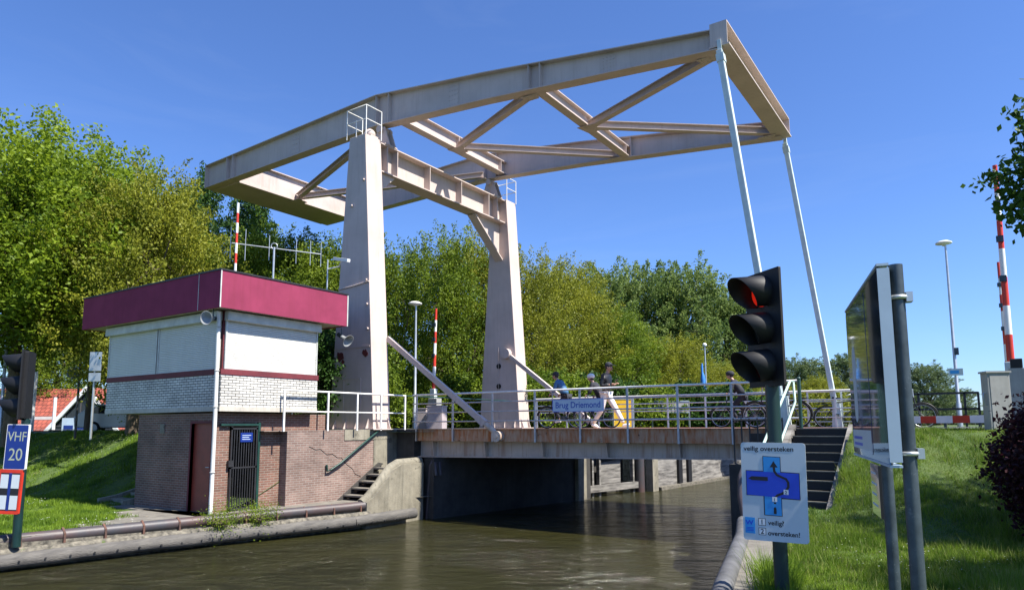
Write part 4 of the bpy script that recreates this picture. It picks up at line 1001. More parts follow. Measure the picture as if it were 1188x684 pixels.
flowers(reg_right, 420, zr, .007, 11, 'tiny white daisies dotted over the right bank')
flowers(reg_left, 900, zl, .014, 12, 'tiny white daisies dotted over the left bank')

# ================================================================== RIGHT BANK STAIRS
t = thing('bank_steps', 'wide dark wooden steps with pale nosings climbing the right bank to the bridge', 'stairs', (-2.8, 14.5, RQ))
SX0, SX1, SY0, SY1, ns = -3.42, -2.36, 13.2, 16.3, 9
for i in range(ns+1):
    y0 = SY0+(SY1-SY0)*i/ns; z1 = RQ+(DZ+.02-RQ)*(i+1)/(ns+1); y1 = SY0+(SY1-SY0)*(i+1)/ns
    MB().box(SX0, SX1, y0+.02, y1+.06, z1-.17, z1-.018).build('step', 'black', t)
    MB().box(SX0, SX1, y0-.0, y0+.05, z1-.022, z1).build('nosing', 'concrete', t)
for x in (SX0-.08, SX1+.06):
    MB().prism([(SY0-.15,RQ-.3),(SY0-.15,RQ+.12),(SY1+.05,DZ+.10),(SY1+.25,DZ+.10),(SY1+.25,RQ-.3)], 'x', x-.055, x+.055).build('side_board', 'timber', t)
tag(MB().path([(-3.5,13.3,2.45),(-3.46,16.2,4.05),(-3.44,16.4,4.05),(-3.42,16.4,3.6),(-3.42,14.6,2.6),(-3.44,13.9,2.2)], .028, 8).build('handrail', 'mint'), 'pale green sloping handrail at the left side of the bank steps', 'handrail')
t = thing('rail_post', 'dark green post at the top of the bank steps ending the bridge railing', 'post', (-3.34, 16.5, DZ))
MB().tube((-3.34,16.5,DZ-.1),(-3.34,16.5,4.1), .04, n=10).build('post', 'dark_green', t); MB().ball((-3.34,16.5,4.12), .045).build('cap', 'dark_green', t)
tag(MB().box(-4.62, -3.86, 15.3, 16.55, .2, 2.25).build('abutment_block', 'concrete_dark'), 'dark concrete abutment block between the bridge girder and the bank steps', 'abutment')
# small dark fence by the abutment
railing('small dark barred fence on the quay by the bridge end, behind the traffic light', [-4.75+i*.18 for i in range(7)], 16.2, 2.05, 3.22, (3.2,2.2), 'black_iron', 'black_iron', r=.025, name='barred_fence', cat='fence', post_w=.03)
# far side railing on the right bank and end pieces
railing('white four bar railing beyond the steps at the far hanger rod', [-4.6,-3.6,-2.9], 23.9, DZ, 4.13, (4.13,3.82,3.5,3.18), 'white_rail', 'white_rail', name='end_railing', ends=(0,.25))
# black frame fence and striped board, right
t = thing('black_fence', 'black two bar frame fence across the road end behind the striped board', 'fence', (-1, 23.9, DZ))
for x in (-2.55, -1.5, -.35, -.02): MB().box(x-.03, x+.03, 23.87, 23.93, DZ-.2, 4.0).build('post', 'black_iron', t)
for z in (3.98, 3.52): MB().box(-2.55, -.02, 23.87, 23.93, z-.03, z+.03).build('rail', 'black_iron', t)
t = thing('striped_board', 'low red and white striped board standing along the crest of the right bank', 'barrier', (-.3, 17.3, DZ))
p0, p1 = at(1052, 17.6), at(1148, 15.4); d = p1-p0
for i in range(5):
    a, b_ = p0+d*i/5, p0+d*(i+1)/5
    MB().beam((a.x,a.y,3.20),(b_.x,b_.y,3.20), .04, .17).build('stripe', 'white' if i % 2 == 0 else 'red', t)
for k in (.1, .5, .9):
    a = p0+d*k; MB().box(a.x-.03, a.x+.03, a.y+.03, a.y+.09, DZ-.2, 3.2).build('foot', 'galv', t)
# cabinets and barriers, right
def cabinet(px, depth, w, dd, z1, m, name, label, base=DZ-.3, rz=0):
    q = at(px, depth, base); t = thing(name, label, 'cabinet', q, rz); h = z1-base
    MB().box(-w/2, w/2, -dd/2, dd/2, 0, h).build('body', m, t, bevel=.012, local=True)
    MB().box(-w/2-.025, w/2+.025, -dd/2-.025, dd/2+.025, h, h+.035).build('lid', m, t, local=True)
    mb = MB(); mb.path([(-w/2-.0, -dd/2+.1, h*.55), (-w/2-.05, -dd/2+.1, h*.55), (-w/2-.05, -dd/2+.1, h*.72), (-w/2, -dd/2+.1, h*.72)], .012, 6); mb.build('handle', 'galv_light', t, local=True)
    MB().box(-w/2+.04, w/2-.04, -dd/2-.008, -dd/2-.001, .1, h-.06).build('door', m, t, local=True)
    return t
cabinet(1159, 13.6, .40, .26, 4.08, 'cabinet', 'control_cabinet', 'grey steel cabinet standing left of the red and white barrier poles', base=2.7, rz=.45)
def barrier(px0, px1, py0, py1, depth, nb, label, r=.055, first='red', box=True):
    a, b_ = at(px0, depth, 0, py0), at(px1, depth, 0, py1); z0, z1 = zat(py0, depth, px0), zat(py1, depth, px1)
    t = thing('barrier_pole', label, 'barrier', (a.x, a.y, z0)); p0 = Vector((a.x, a.y, z0)); p1 = Vector((b_.x, b_.y, z1))
    for i in range(nb):
        s = p0.lerp(p1, i/nb); e = p0.lerp(p1, (i+1)/nb); rr = r*(1.25-.5*i/nb)
        MB().tube(s, e, rr, rr*.96, n=12).build('band', 'red' if (nb-1-i) % 2 == 0 else 'white', t)
    for k in (.42, .62, .8):
        s = p0.lerp(p1, k); MB().box(s.x-.09, s.x+.05, s.y-.10, s.y-.03, s.z-.07, s.z+.07).build('lamp', 'galv', t)
    if box:
        MB().box(p0.x-.12, p0.x+.12, p0.y-.1, p0.y+.1, z0-.75, z0+.05).build('arm_root', 'rod', t, bevel=.02)
        MB().box(p0.x-.16, p0.x+.30, p0.y-.16, p0.y+.16, DZ-.3, z0-.35).build('base', 'cabinet', t, bevel=.02)
    return t
barrier(1173, 1154, 422, 192, 15.5, 7, 'taller red and white barrier pole standing upright at the right edge', .06)
barrier(1170, 1158, 438, 304, 24, 7, 'shorter red and white barrier pole upright just left of the taller one', .055)
t = thing('barrier_lantern', 'dark lantern on a pale post at the right edge behind the purple bush', 'lamp', at(1185, 15.2, 2.8)); q = t.location
MB().box(q.x-.14, q.x+.14, q.y-.12, q.y+.12, 2.6, zat(430, 15.2)).build('post', 'cabinet', t, bevel=.01); MB().box(q.x-.10, q.x+.12, q.y-.12, q.y+.10, zat(430,15.2), zat(419, 15.2)).build('lantern', 'black', t, bevel=.02)
# left-hand barrier between the towers with its cabinets
barrier(503, 506, 452, 358, 28.5, 7, 'red and white barrier pole standing upright between the two towers', .06)
cabinet(507, 27.0, .62, .5, 3.86, 'pink_cab', 'barrier_cabinet', 'pinkish grey cabinet at the foot of the barrier between the towers', rz=.3)
cabinet(490, 27.6, .5, .45, 3.78, 'pink_cab', 'barrier_cabinet', 'smaller grey cabinet left of the pinkish one between the towers', rz=.3)
# street lamps
def lamp(px, pyt, pyb, depth, label, lean=0, head='disc', armdir=(-1,0), badge=False):
    q = at(px, depth); zt = zat(pyt, depth); zb = DZ-.1
    t = thing('street_lamp', label, 'street lamp', (q.x, q.y, zb))
    MB().path([(q.x,q.y,zb),(q.x,q.y,zb+.9),(q.x,q.y,zb+.95),(q.x,q.y,zt)], [.09,.085,.06,.035], 12).build('pole', 'galv_light', t)
    MB().lathe([(.0,-.02),(.05,-.02),(.07,.03),(.26,.06),(.27,.10),(.16,.16),(0,.18)], (q.x+armdir[0]*.05, q.y+armdir[1]*.05, zt), (0,0,1), 20).build('lamp_head', 'white_rail', t)
    if badge:
        MB().box(q.x-.22, q.x+.22, q.y-.10, q.y-.07, zat(438,depth), zat(430,depth)).build('plate', 'sign_white', t)
        MB().box(q.x-.17, q.x+.1, q.y-.104, q.y-.1, zat(436,depth), zat(432,depth)).build('marking', 'sign_cyan', t)
        MB().box(q.x-.0, q.x+.14, q.y-.08, q.y+.05, zat(414,depth), zat(406,depth)).build('fuse_box', 'galv', t)
    return t
lamp(1114, 287, 490, 24.5, 'tall street lamp right of the big blue sign against the sky', badge=True)
lamp(481, 354, 495, 26.5, 'street lamp with flat pale head between the two bridge towers')
t = lamp(0, 281, 495, 27, 'street lamp at the far left edge in front of the trees')
# blue flag on a pole
q = at(821, 39.5); zt = zat(402, 39.5); t = thing('flag_pole', 'pale flag pole with a furled blue flag beyond the bridge', 'flag', (q.x, q.y, 2.7))
MB().tube((q.x,q.y,2.7),(q.x,q.y,zt), .055, .04, n=10).build('pole', 'galv_light', t); MB().ball((q.x,q.y,zt+.05), .12).build('finial', 'white', t)
mb = MB(); Lr = []; zz = [zt-1.0-i*.25 for i in range(13)]
mb.path([(q.x-.16-.02*math.sin(i*1.3), q.y-.08, z) for i, z in enumerate(zz)], [.03+.15*min(1, i/6)+.025*math.sin(i*2.2) for i in range(13)], 9); mb.build('flag', 'flag_blue', t)
# yellow board, grey panels
def board(px0, px1, py0, py1, depth, m, name, label, cat='sign', legs=True):
    a, b_ = at(px0, depth), at(px1, depth); z1, z0 = zat(py0, depth), zat(py1, depth); t = thing(name, label, cat, (a.x, a.y, 2.75))
    MB().beam((a.x,a.y,(z0+z1)/2),(b_.x,b_.y,(z0+z1)/2), .04, z1-z0).build('panel', m, t)
    for zz_ in (z0, z1): MB().beam((a.x,a.y,zz_),(b_.x,b_.y,zz_), .07, .05).build('frame_bar', 'galv_light', t)
    for p in (a, b_): MB().beam((p.x,p.y,2.6),(p.x,p.y,z1), .06, .06).build('leg', 'galv_light', t)
    return t
board(712, 735, 463, 496, 30.5, 'yellow', 'yellow_board', 'yellow board standing beyond the bridge behind the walking man')
board(757, 800, 466, 479, 34, 'cabinet', 'grey_board', 'long low grey board beyond the bridge, right of the yellow one')

# ================================================================== SIGNS AND SIGNALS
def traffic_light(px, py0, py1, depth, face, label, post_to, post_m, scale=1, lit=True, zb=RQ):
    q = at(px, depth); z0, z1 = zat(py1, depth), zat(py0, depth); h = z1-z0
    fx = Vector((face[0], face[1], 0)).normalized(); xr = Vector((-fx.y, fx.x, 0))   # image-right when looking at the face
    t = thing('traffic_light', label, 'traffic light', (q.x, q.y, zb))
    F = Matrix(((xr.x, 0, fx.x, q.x), (xr.y, 0, fx.y, q.y), (0, 1, 0, z0), (0,0,0,1)))
    w = h*.47
    b1 = MB(); panel(b1, F, -w/2, w/2, 0, h, .0, .025, .01); b1.build('backboard', 'black', t)
    b2 = MB(); panel(b2, F, -w*.33, w*.33, h*.02, h*.98, -.07, -.001, .02); b2.build('housing', 'black', t)
    rr = h*.125
    for i, c in enumerate((h*.82, h*.5, h*.18)):
        ctr = F @ Vector((0, c, .03)); lens = 'lens_red' if (i == 0 and lit) else ('lens_dark' if i < 2 else 'lens_dim')
        MB().lathe([(rr*1.02, -.01),(rr*1.0,.012),(rr*.6,.028),(0,.034)], ctr, fx, 22).build('lens', lens, t)
        # visor: hood open below, longer on top
        mb = MB(); n = 22; vs = []; L = h*.30
        for k in range(n+1):
            a = R(-62+304*k/n); cz, sz = math.cos(a), math.sin(a)
            ln = L*(.28+.72*(.5+.5*sz)**.8)
            for rad in (rr*1.13, rr*1.13+.006):
                vs.append(F @ Vector((rad*cz, c+rad*sz, .024))); vs.append(F @ Vector((rad*cz, c+rad*sz-ln*.12, .024+ln)))
        fs = []
        for k in range(n):
            o = 4*k; fs += [(o, o+1, o+5, o+4), (o+2, o+6, o+7, o+3), (o+1, o+3, o+7, o+5)]
        fs += [(0,2,3,1), (4*n, 4*n+1, 4*n+3, 4*n+2)]
        mb.add(vs, fs, True); mb.build('visor', 'black', t)
    pr = .07*scale
    MB().tube((q.x-fx.x*.04, q.y-fx.y*.04, post_to), (q.x-fx.x*.04, q.y-fx.y*.04, z0+.02), pr, n=16).build('post', post_m, t)
    return t, F
TL, TF = traffic_light(894, 317, 450, 7.0, (-.64,-.77), 'black three lamp signal with its red lamp lit above the framed crossing sign', RQ-.1, 'green_post')
# crossing sign on the same post
q = at(893.5, 6.83); fdir = Vector((.10,-1,0)).normalized(); xr = Vector((-fdir.y, fdir.x, 0))
t = thing('crossing_sign', 'pale sign reading veilig oversteken with a blue crossing diagram', 'sign', (q.x, q.y, 2.4))
W_, H_ = .595, .94; zb = zat(629, 6.83)
F = Matrix(((xr.x, 0, fdir.x, q.x), (xr.y, 0, fdir.y, q.y), (0, 1, 0, zb), (0,0,0,1))) @ Matrix.Translation((-W_/2, 0, 0)) @ Matrix.Rotation(R(-.6), 4, 'Z')
pb = MB(); panel(pb, F, 0, W_, 0, H_, -.012, 0, .03); pn = pb.build('panel', 'sign_white', t)
def sp(x, y): return ((x-50)/382*W_, (640-y)/612*H_)     # measured on the enlarged photograph
def spoly(mat_, pts, z0, z1, name):
    mb = MB(); flat(mb, F, [sp(*p) for p in pts][::-1] if False else [sp(*p) for p in pts], z0, z1); return mb.build(name, mat_, pn)
spoly('ink', [(180,112),(180,206),(76,204),(76,362),(178,364),(178,482),(286,484),(286,376),(393,378),(393,212),(286,208),(286,116)][::1], .0005, .0015, 'diagram_outline')
spoly('sign_cyan', [(184,116),(184,478),(282,480),(282,120)], .0016, .0024, 'diagram_bar')
spoly('sign_deep', [(80,208),(80,358),(389,374),(389,216)], .0025, .0033, 'diagram_bar')
mb = MB(); 
def stroke(pts, w, z):
    P2 = [Vector(sp(*p)+(0,)) for p in pts]
    for a, b_ in zip(P2, P2[1:]):
        d = (b_-a).normalized(); n_ = Vector((-d.y, d.x, 0))*w/2; e = d*w*.25
        flat(mb, F, [tuple((a-e+n_)[:2]), tuple((a-e-n_)[:2]), tuple((b_+e-n_)[:2]), tuple((b_+e+n_)[:2])], z, z+.0006); z += .00002
stroke([(244,372),(262,354),(290,342),(312,325),(326,300),(326,272),(314,252),(286,240),(262,228),(248,206),(245,175)], .022, .0036)
flat(mb, F, [sp(244,142), sp(222,182), sp(268,182)], .0036, .0042)
mb.build('arrow', 'ink', pn)
mb = MB(); flat(mb, F, [sp(*p) for p in ((90,255),(112,241),(208,243),(208,268),(112,266))], .0036, .0042)
mb.build('boat_symbol', 'ink', pn)
mb = MB(); flat(mb, F, [sp(*p) for p in ((244,425),(252,436),(252,470),(236,470),(236,436))], .0036, .0042); flat(mb, F, [sp(*p) for p in ((238,398),(252,398),(252,408),(238,408))], .0036, .0042); mb.build('boat_symbol', 'ink', pn)
for (cx_, cy_, ch) in ((244,380,'1'),(312,333,'2')):
    mb = MB(); flat(mb, F, [sp(cx_-14,cy_+15), sp(cx_+14,cy_+15), sp(cx_+14,cy_-15), sp(cx_-14,cy_-15)], .0045, .005); k = mb.build('number_tile', 'white', pn)
    x, y = sp(cx_-8, cy_+11); text(ch, .042, 'ink', k, F @ Matrix.Translation((x, y, .0051)), name='number', depth=.0003, bold=.02)
def T(s, x, y, size, sx=1, bold=.012): 
    a, b_ = sp(x, y); return text(s, size, 'ink', pn, F @ Matrix.Translation((a, b_, .0005)), depth=.0004, sx=sx, bold=bold)
T('veilig oversteken', 68, 80, .063, 1.08, .022)
T('veilig?', 200, 540, .062, 1.0, .022); T('oversteken!', 196, 603, .062, .98, .022)
for (y, ch) in ((545,'1'),(603,'2')):
    mb = MB(); x0, y0 = sp(142, y+2); x1, y1 = sp(186, y-43)
    panel(mb, F, x0, x1, y0, y1, .0004, .0012); a = mb.build('number_box', 'ink', pn)
    mb = MB(); panel(mb, F, x0+.005, x1-.005, y0+.005, y1-.005, .0013, .0019); b2 = mb.build('number_tile', 'white', pn)
    text(ch, .066, 'ink', b2, F @ Matrix.Translation((x0+.017, y0+.013, .002)), name='number', depth=.0003, bold=.015)
spoly('sign_cyan', [(62,585),(62,498),(122,500),(122,600),(62,598)][:5], .0004, .0012, 'logo_tile')
x, y = sp(66, 545); text('W', .062, 'sign_deep', pn, F @ Matrix.Translation((x, y, .0014)), name='logo', depth=.0003, sx=1.1, bold=.03)
mb = MB()
for i in range(3): x0, y0 = sp(70, 583-i*9); x1, y1 = sp(114, 579-i*9); panel(mb, F, x0, x1, y0, y1, .0014, .002)
mb.build('logo_waves', 'sign_deep', pn)
mb = MB(); mb.beam(F @ Vector((W_/2-.12, H_*.8, -.03)), F @ Vector((W_/2+.12, H_*.8, -.03)), .03, .04); mb.beam(F @ Vector((W_/2-.12, H_*.2, -.03)), F @ Vector((W_/2+.12, H_*.2, -.03)), .03, .04); mb.build('clamp', 'galv', t)

# left signal and boards
dL = 14.0
TL2, TF2 = traffic_light(27, 404, 484, 14.2, (-.62,-.80), 'black signal with unlit lamps at the left edge above the VHF board', LQ-.2, 'green_post', 1.15, lit=False, zb=LQ)
q = at(21, 13.95); fdir = Vector((.55,-.83,0)).normalized(); xr = Vector((-fdir.y, fdir.x, 0))
def FL(px, py): 
    p = at(px, 13.95); return Matrix(((xr.x, 0, fdir.x, p.x), (xr.y, 0, fdir.y, p.y), (0, 1, 0, zat(py, 13.95)), (0,0,0,1)))
t = thing('channel_sign', 'blue board reading VHF 20 on the green post at the left', 'sign', (q.x, q.y, 3.0))
F = FL(7.5, 541) @ Matrix.Rotation(R(-1.5), 4, 'Z'); mb = MB(); panel(mb, F, 0, .44, 0, .89, -.05, 0, .02); pn = mb.build('panel', 'white', t)
mb = MB(); panel(mb, F, .012, .428, .012, .878, .0008, .002, .02); mb.build('face', 'sign_blue', pn)
text('VHF', .27, 'letter_cream', pn, F @ Matrix.Translation((.22,.56,.003)), depth=.001, align='CENTER', sx=.78); text('20', .34, 'letter_cream', pn, F @ Matrix.Translation((.22,.18,.003)), depth=.001, align='CENTER', sx=.85)
t = thing('mooring_sign', 'red board with four white squares below the VHF board', 'sign', (q.x, q.y, 2.0))
F = FL(2.5, 592.5) @ Matrix.Rotation(R(-2.0), 4, 'Z'); mb = MB(); panel(mb, F, 0, .455, 0, .87, -.05, 0, .02); pn = mb.build('panel', 'red', t)
mb = MB(); panel(mb, F, .035, .42, .07, .80, .0008, .002); mb.build('dark_cross', 'ink', pn)
mb = MB(); panel(mb, F, .20, .255, .07, .80, .0025, .004); mb.build('blue_strip', 'sign_blue', pn)
for x0 in (.04, .26):
    for y0 in (.09, .50): mb = MB(); panel(mb, F, x0, x0+.155, y0, y0+.27, .0045, .006); mb.build('white_square', 'sign_white', pn)

# big glossy information board seen edge-on
t = thing('info_board', 'large glossy blue and grey board seen edge on, nearest sign at the right', 'sign', (-.5, 4.6, RQ))
A, B = at(1031, 3.43), at(989, 4.93); dv = (B-A).normalized(); nn = Vector((dv.y, -dv.x, 0)); nn = nn if nn.x < 0 else -nn
zt_, zb_ = zat(309, 3.43), zat(543, 3.43); L = (B-A).length
F = Matrix(((-dv.x, 0, nn.x, B.x), (-dv.y, 0, nn.y, B.y), (0, 1, 0, zb_), (0,0,0,1)))
mb = MB(); panel(mb, F, 0, L, 0, zt_-zb_, -.012, 0, .05); pn = mb.build('panel', 'board', t)
mb = MB(); panel(mb, F, .02, L*.62, .03, zt_-zb_-.03, .0006, .002, .04); mb.build('blue_field', 'board_blue', pn)
mb = MB(); panel(mb, F, .25, .42, .22, .72, .0022, .003, .08); panel(mb, F, .05, L*.6, .05, .17, .0022, .003); mb.build('white_field', 'sign_white', pn)
mb = MB()
for z in (.07, .11): panel(mb, F, .12, .55, z, z+.018, .0031, .0036)
mb.build('writing', 'sign_deep', pn)
mb = MB(); panel(mb, F, L-.002, L+.006, .02, zt_-zb_-.02, -.05, .006)
for z in (0, zt_-zb_): panel(mb, F, .02, L-.0, z-.006, z+.006, -.05, .006)
mb.build('edge_frame', mat('edge_frame_grey', (.36,.45,.52), .4, var=.08), pn)
back = -nn
pA = A+dv*.10+back*.095; pB = at(1034, 4.15)
MB().tube((pA.x,pA.y,RQ-.3),(pA.x,pA.y,zat(310, 3.5)), .034, n=18).build('pole', 'galv', t)
pB = A+dv*.85+back*.095
MB().tube((pB.x,pB.y,RQ-.3),(pB.x,pB.y,zb_+.9), .032, n=18).build('pole', 'galv', t)
for p_ in (pA, pB):
    for z in (zb_+.06, zt_-.16):
        m_ = MB(); m_.torus((p_.x,p_.y,z), .04, .012, (0,0,1), 16, 6); m_.beam(Vector((p_.x,p_.y,z))-back*.04, Vector((p_.x,p_.y,z))-back*.085, .05, .035); m_.beam(Vector((p_.x,p_.y,z))+back*.05-dv*.03, Vector((p_.x,p_.y,z))+back*.05+dv*.03, .03, .05); m_.build('clamp', 'galv_light', t)
t = thing('small_panel', 'narrow glossy plate hanging below the large edge on board', 'sign', (-.5, 5.0, 2.6))
A2 = at(1016, 4.55); z2, z1_ = zat(542, 4.55), zat(604, 4.55)
F = Matrix(((-dv.x, 0, nn.x, (A2+dv*.42).x), (-dv.y, 0, nn.y, (A2+dv*.42).y), (0, 1, 0, z1_), (0,0,0,1)))
mb = MB(); panel(mb, F, 0, .42, 0, z2-z1_, -.01, 0, .02); pn = mb.build('panel', 'board', t)
mb = MB(); panel(mb, F, .02, .40, .02, z2-z1_-.02, .0006, .0015, .015); mb.build('face', 'board', pn)
mb = MB()
for i in range(4): panel(mb, F, .05, .30-.04*(i % 2), .06+i*.07, .075+i*.07, .0016, .002)
mb.build('writing', 'sign_pale_blue', pn)
mb = MB(); panel(mb, F, .41, .425, 0, z2-z1_, -.05, .003); mb.build('edge_frame', 'black', pn)

# small road sign post and other posts by the house
def xpost(px, py0, depth, r, m, name, label, zb=2.7):
    q = at(px, depth); return tag(MB().tube((q.x,q.y,zb),(q.x,q.y,zat(py0,depth)), r, n=10).build(name, m, loc=(q.x,q.y,zb)), label, 'post')
q = at(106, 24); t = thing('road_sign', 'back of two pale road signs on a grey post before the gabled house', 'sign', (q.x,q.y,2.8))
MB().tube((q.x,q.y,2.7),(q.x,q.y,zat(407,24)), .04, n=10).build('post', 'galv_light', t)
for (y0, y1, w) in ((406,428,.42),(430,440,.42)):
    a = at(106-w*FPX/24/2, 23.9); b_ = at(106+w*FPX/24/2, 23.9)
    MB().beam((a.x,a.y,(zat(y0,24)+zat(y1,24))/2),(b_.x,b_.y,(zat(y0,24)+zat(y1,24))/2), .02, zat(y0,24)-zat(y1,24)).build('plate', 'galv_light', t, bevel=.008)
q = at(88, 26); t = thing('loudspeaker_pole', 'thin dark pole with a round loudspeaker left of the pale road signs', 'pole', (q.x,q.y,2.8))
MB().tube((q.x,q.y,2.7),(q.x,q.y,zat(372,26)), .045, .035, n=10).build('pole', 'black_iron', t)
MB().lathe([(.05,0),(.08,.12),(.2,.32),(.22,.34),(.18,.33),(.04,.15),(0,.14)], (q.x+.1, q.y-.1, zat(431,26)), (.6,-.8,0), 20).build('horn', 'galv', t)
xpost(62, 458, 40, .09, 'white', 'white_post', 'short white post before the gabled house, right of the taller one')
xpost(37, 428, 36, .09, 'white', 'white_post', 'taller white post beside the left signal')

# ================================================================== HORNS AND CAMERA ON THE HUT
M['horn_grey'] = mat('horn_grey_paint', (.26, .27, .27), .6, var=.2)
def horn(c, ax, label, s=1):
    t = thing('horn_speaker', label, 'loudspeaker', c); a = Vector(ax).normalized(); c = Vector(c)
    MB().lathe([(.055*s,-.16*s),(.06*s,-.02),(.07*s,.05*s),(.12*s,.14*s),(.20*s,.21*s),(.205*s,.22*s),(.19*s,.215*s),(.1*s,.13*s),(.03*s,.05*s),(0,.05*s)], c, a, 24).build('horn', 'horn_grey', t)
    MB().tube(c-a*.26*s, c-a*.1*s, .065*s, n=16).build('driver', 'galv', t)
    MB().path([c-a*.1*s, c-a*.1*s+Vector((0,0,.12)), c-a*.1*s+Vector((-.0,.0,.24))], .015, 6).build('bracket', 'galv', t)
    return t
horn((-15.78, 9.98, 5.80), (.35,-.9,-.1), 'grey horn loudspeaker under the near corner of the maroon roof', .85)
horn((-15.45, 14.05, 5.70), (.85,.1,-.5), 'pale horn loudspeaker under the right end of the maroon roof', .95)
q = at(385, 21.2); t = thing('security_camera', 'white camera on a short pole at the right end of the hut roof', 'camera', (q.x, q.y, 6.9))
q0 = at(375, 21.2)
MB().tube((q0.x,q0.y,6.85),(q0.x,q0.y,zat(300,21.2)), .022, n=8).build('pole', 'galv_light', t)
c0 = at(383, 21.0, zat(299,21)); c1 = at(400, 20.4, zat(304,20.7))
MB().beam(c0, c1, .11, .10).build('camera_body', 'white', t, bevel=.015)
mb = MB(); mb.path([(q0.x,q0.y,zat(311,21.2)), at(389,21,zat(308,21)), at(391,20.8,zat(303,21))], .02, 6); mb.build('arm', 'white', t)
# ================================================================== HOUSE, VAN
q = at(99, 52); t = thing('gabled_house', 'red tiled house with a steep dark glazed gable left of the hut', 'house', (q.x, q.y, 2.6), YAW-.0)
# local x = right in the picture, y = away
zA = zat(447, 52)-2.6; e0 = -3.1; e1 = 2.65
MB().prism([(e0,0),(e1,0),(0,zA-.15)], 'y', .12, .2).build('gable_wall', 'glass', t, local=True)
for (x, ) in ((e0,),(e1,)):
    MB().beam((x, -.1, .0), (0, -.1, zA), .14, .26, (0,0,1)).build('barge_board', 'white', t, local=True)
    mb = MB(); mb.beam((x*1.02, 4.5, -.05), (0, 4.5, zA+.02), 9.0, .10); mb.build('gable_roof', 'tile_red', t, local=True)
mb = MB()
for x in (-1.6, -.5, .7, 1.6): mb.box(x-.04, x+.04, .05, .12, 0, min((x-e0)/(0-e0), (e1-x)/e1)*(zA-.2))
mb.box(-2.4,2.1,.04,.11,.62*1.0,.70); mb.build('mullions', 'dark_roof', t, local=True)
b2 = MB().box(-1.75, 1.0, -.02, .03, .25, 1.25).build('banner', 'sign_pale_blue', t, local=True)
mb = MB()
for x0, x1, z0, z1_ in ((-1.6,-.9,.3,.7),(-.7,-.1,.35,.6),(.0,.9,.3,.8)): mb.box(x0, x1, -.035, -.021, z0, z1_)
mb.build('banner_print', 'sign_blue', b2, local=True)
mb = MB(); mb.add([(-16,1.2,.1),(.0,1.2,.1),(0,5.2,zA+.15),(-16,5.2,zA+.35),(-16,1.3,-.0),(0,1.3,-.0),(0,5.3,zA),(-16,5.3,zA+.2)], [(0,1,2,3),(7,6,5,4),(0,4,5,1),(1,5,6,2),(2,6,7,3),(3,7,4,0)]); mb.build('main_roof', 'tile_red', t, local=True)
MB().box(-16, 0, 2.4, 9, -.2, 1.4).build('wall', 'render_wall', t, local=True)
q = at(118, 68); t = thing('white_house', 'small pale house with dark roof behind the gabled one', 'house', (q.x, q.y, 2.6), YAW)
w_ = MB().box(-2.5, 3.5, 0, 5, 0, 2.9).build('wall', 'render_wall', t, local=True); MB().prism([(-2.8,2.85),(3.8,2.85),(3.3,4.1),(-2.3,4.1)], 'y', -.3, 5.3).build('roof', 'dark_roof', t, local=True)
for x in (-1.5, .5, 2.3): MB().box(x-.4, x+.4, -.03, .02, 1.2, 2.3).build('window', 'glass', t, local=True)
def car(px, depth, base, rz, label, m='car_white'):
    t = thing('parked_car', label, 'car', at(px, depth, base), rz)
    MB().prism([(-2.1,.32),(2.1,.32),(2.15,.6),(2.05,.86),(1.25,.98),(.62,1.42),(-1.3,1.45),(-1.95,1.0),(-2.15,.8)], 'y', -.85, .85).build('body', m, t, bevel=.07, local=True)
    for s_ in (-1, 1): MB().prism([(1.08,.98),(.56,1.34),(-1.2,1.36),(-1.7,1.0)], 'y', s_*.855-.012, s_*.855+.012).build('side_window', 'glass', t, local=True)
    MB().add([(1.27,-.7,.99),(1.27,.7,.99),(.66,.66,1.41),(.66,-.66,1.41)], [(0,1,2,3)]).build('windscreen', 'glass', t, local=True)
    for x in (-1.35, 1.35):
        for s_ in (-1, 1):
            w = MB().torus((x, s_*.80, .32), .235, .09, (0,1,0), 22, 8).build('wheel', 'rubber', t, local=True); MB().tube((x, s_*.74, .32), (x, s_*.87, .32), .19, n=16).build('rim', 'galv_light', w, local=True)
    for s_ in (-.6, .6): MB().ball((2.08, s_, .72), .06, .14, .08, 10, 6).build('headlight', 'white', t, local=True)
    return t
car(148, 34, 2.78, YAW+.4, 'pale parked car half hidden between the gabled house and the hut')
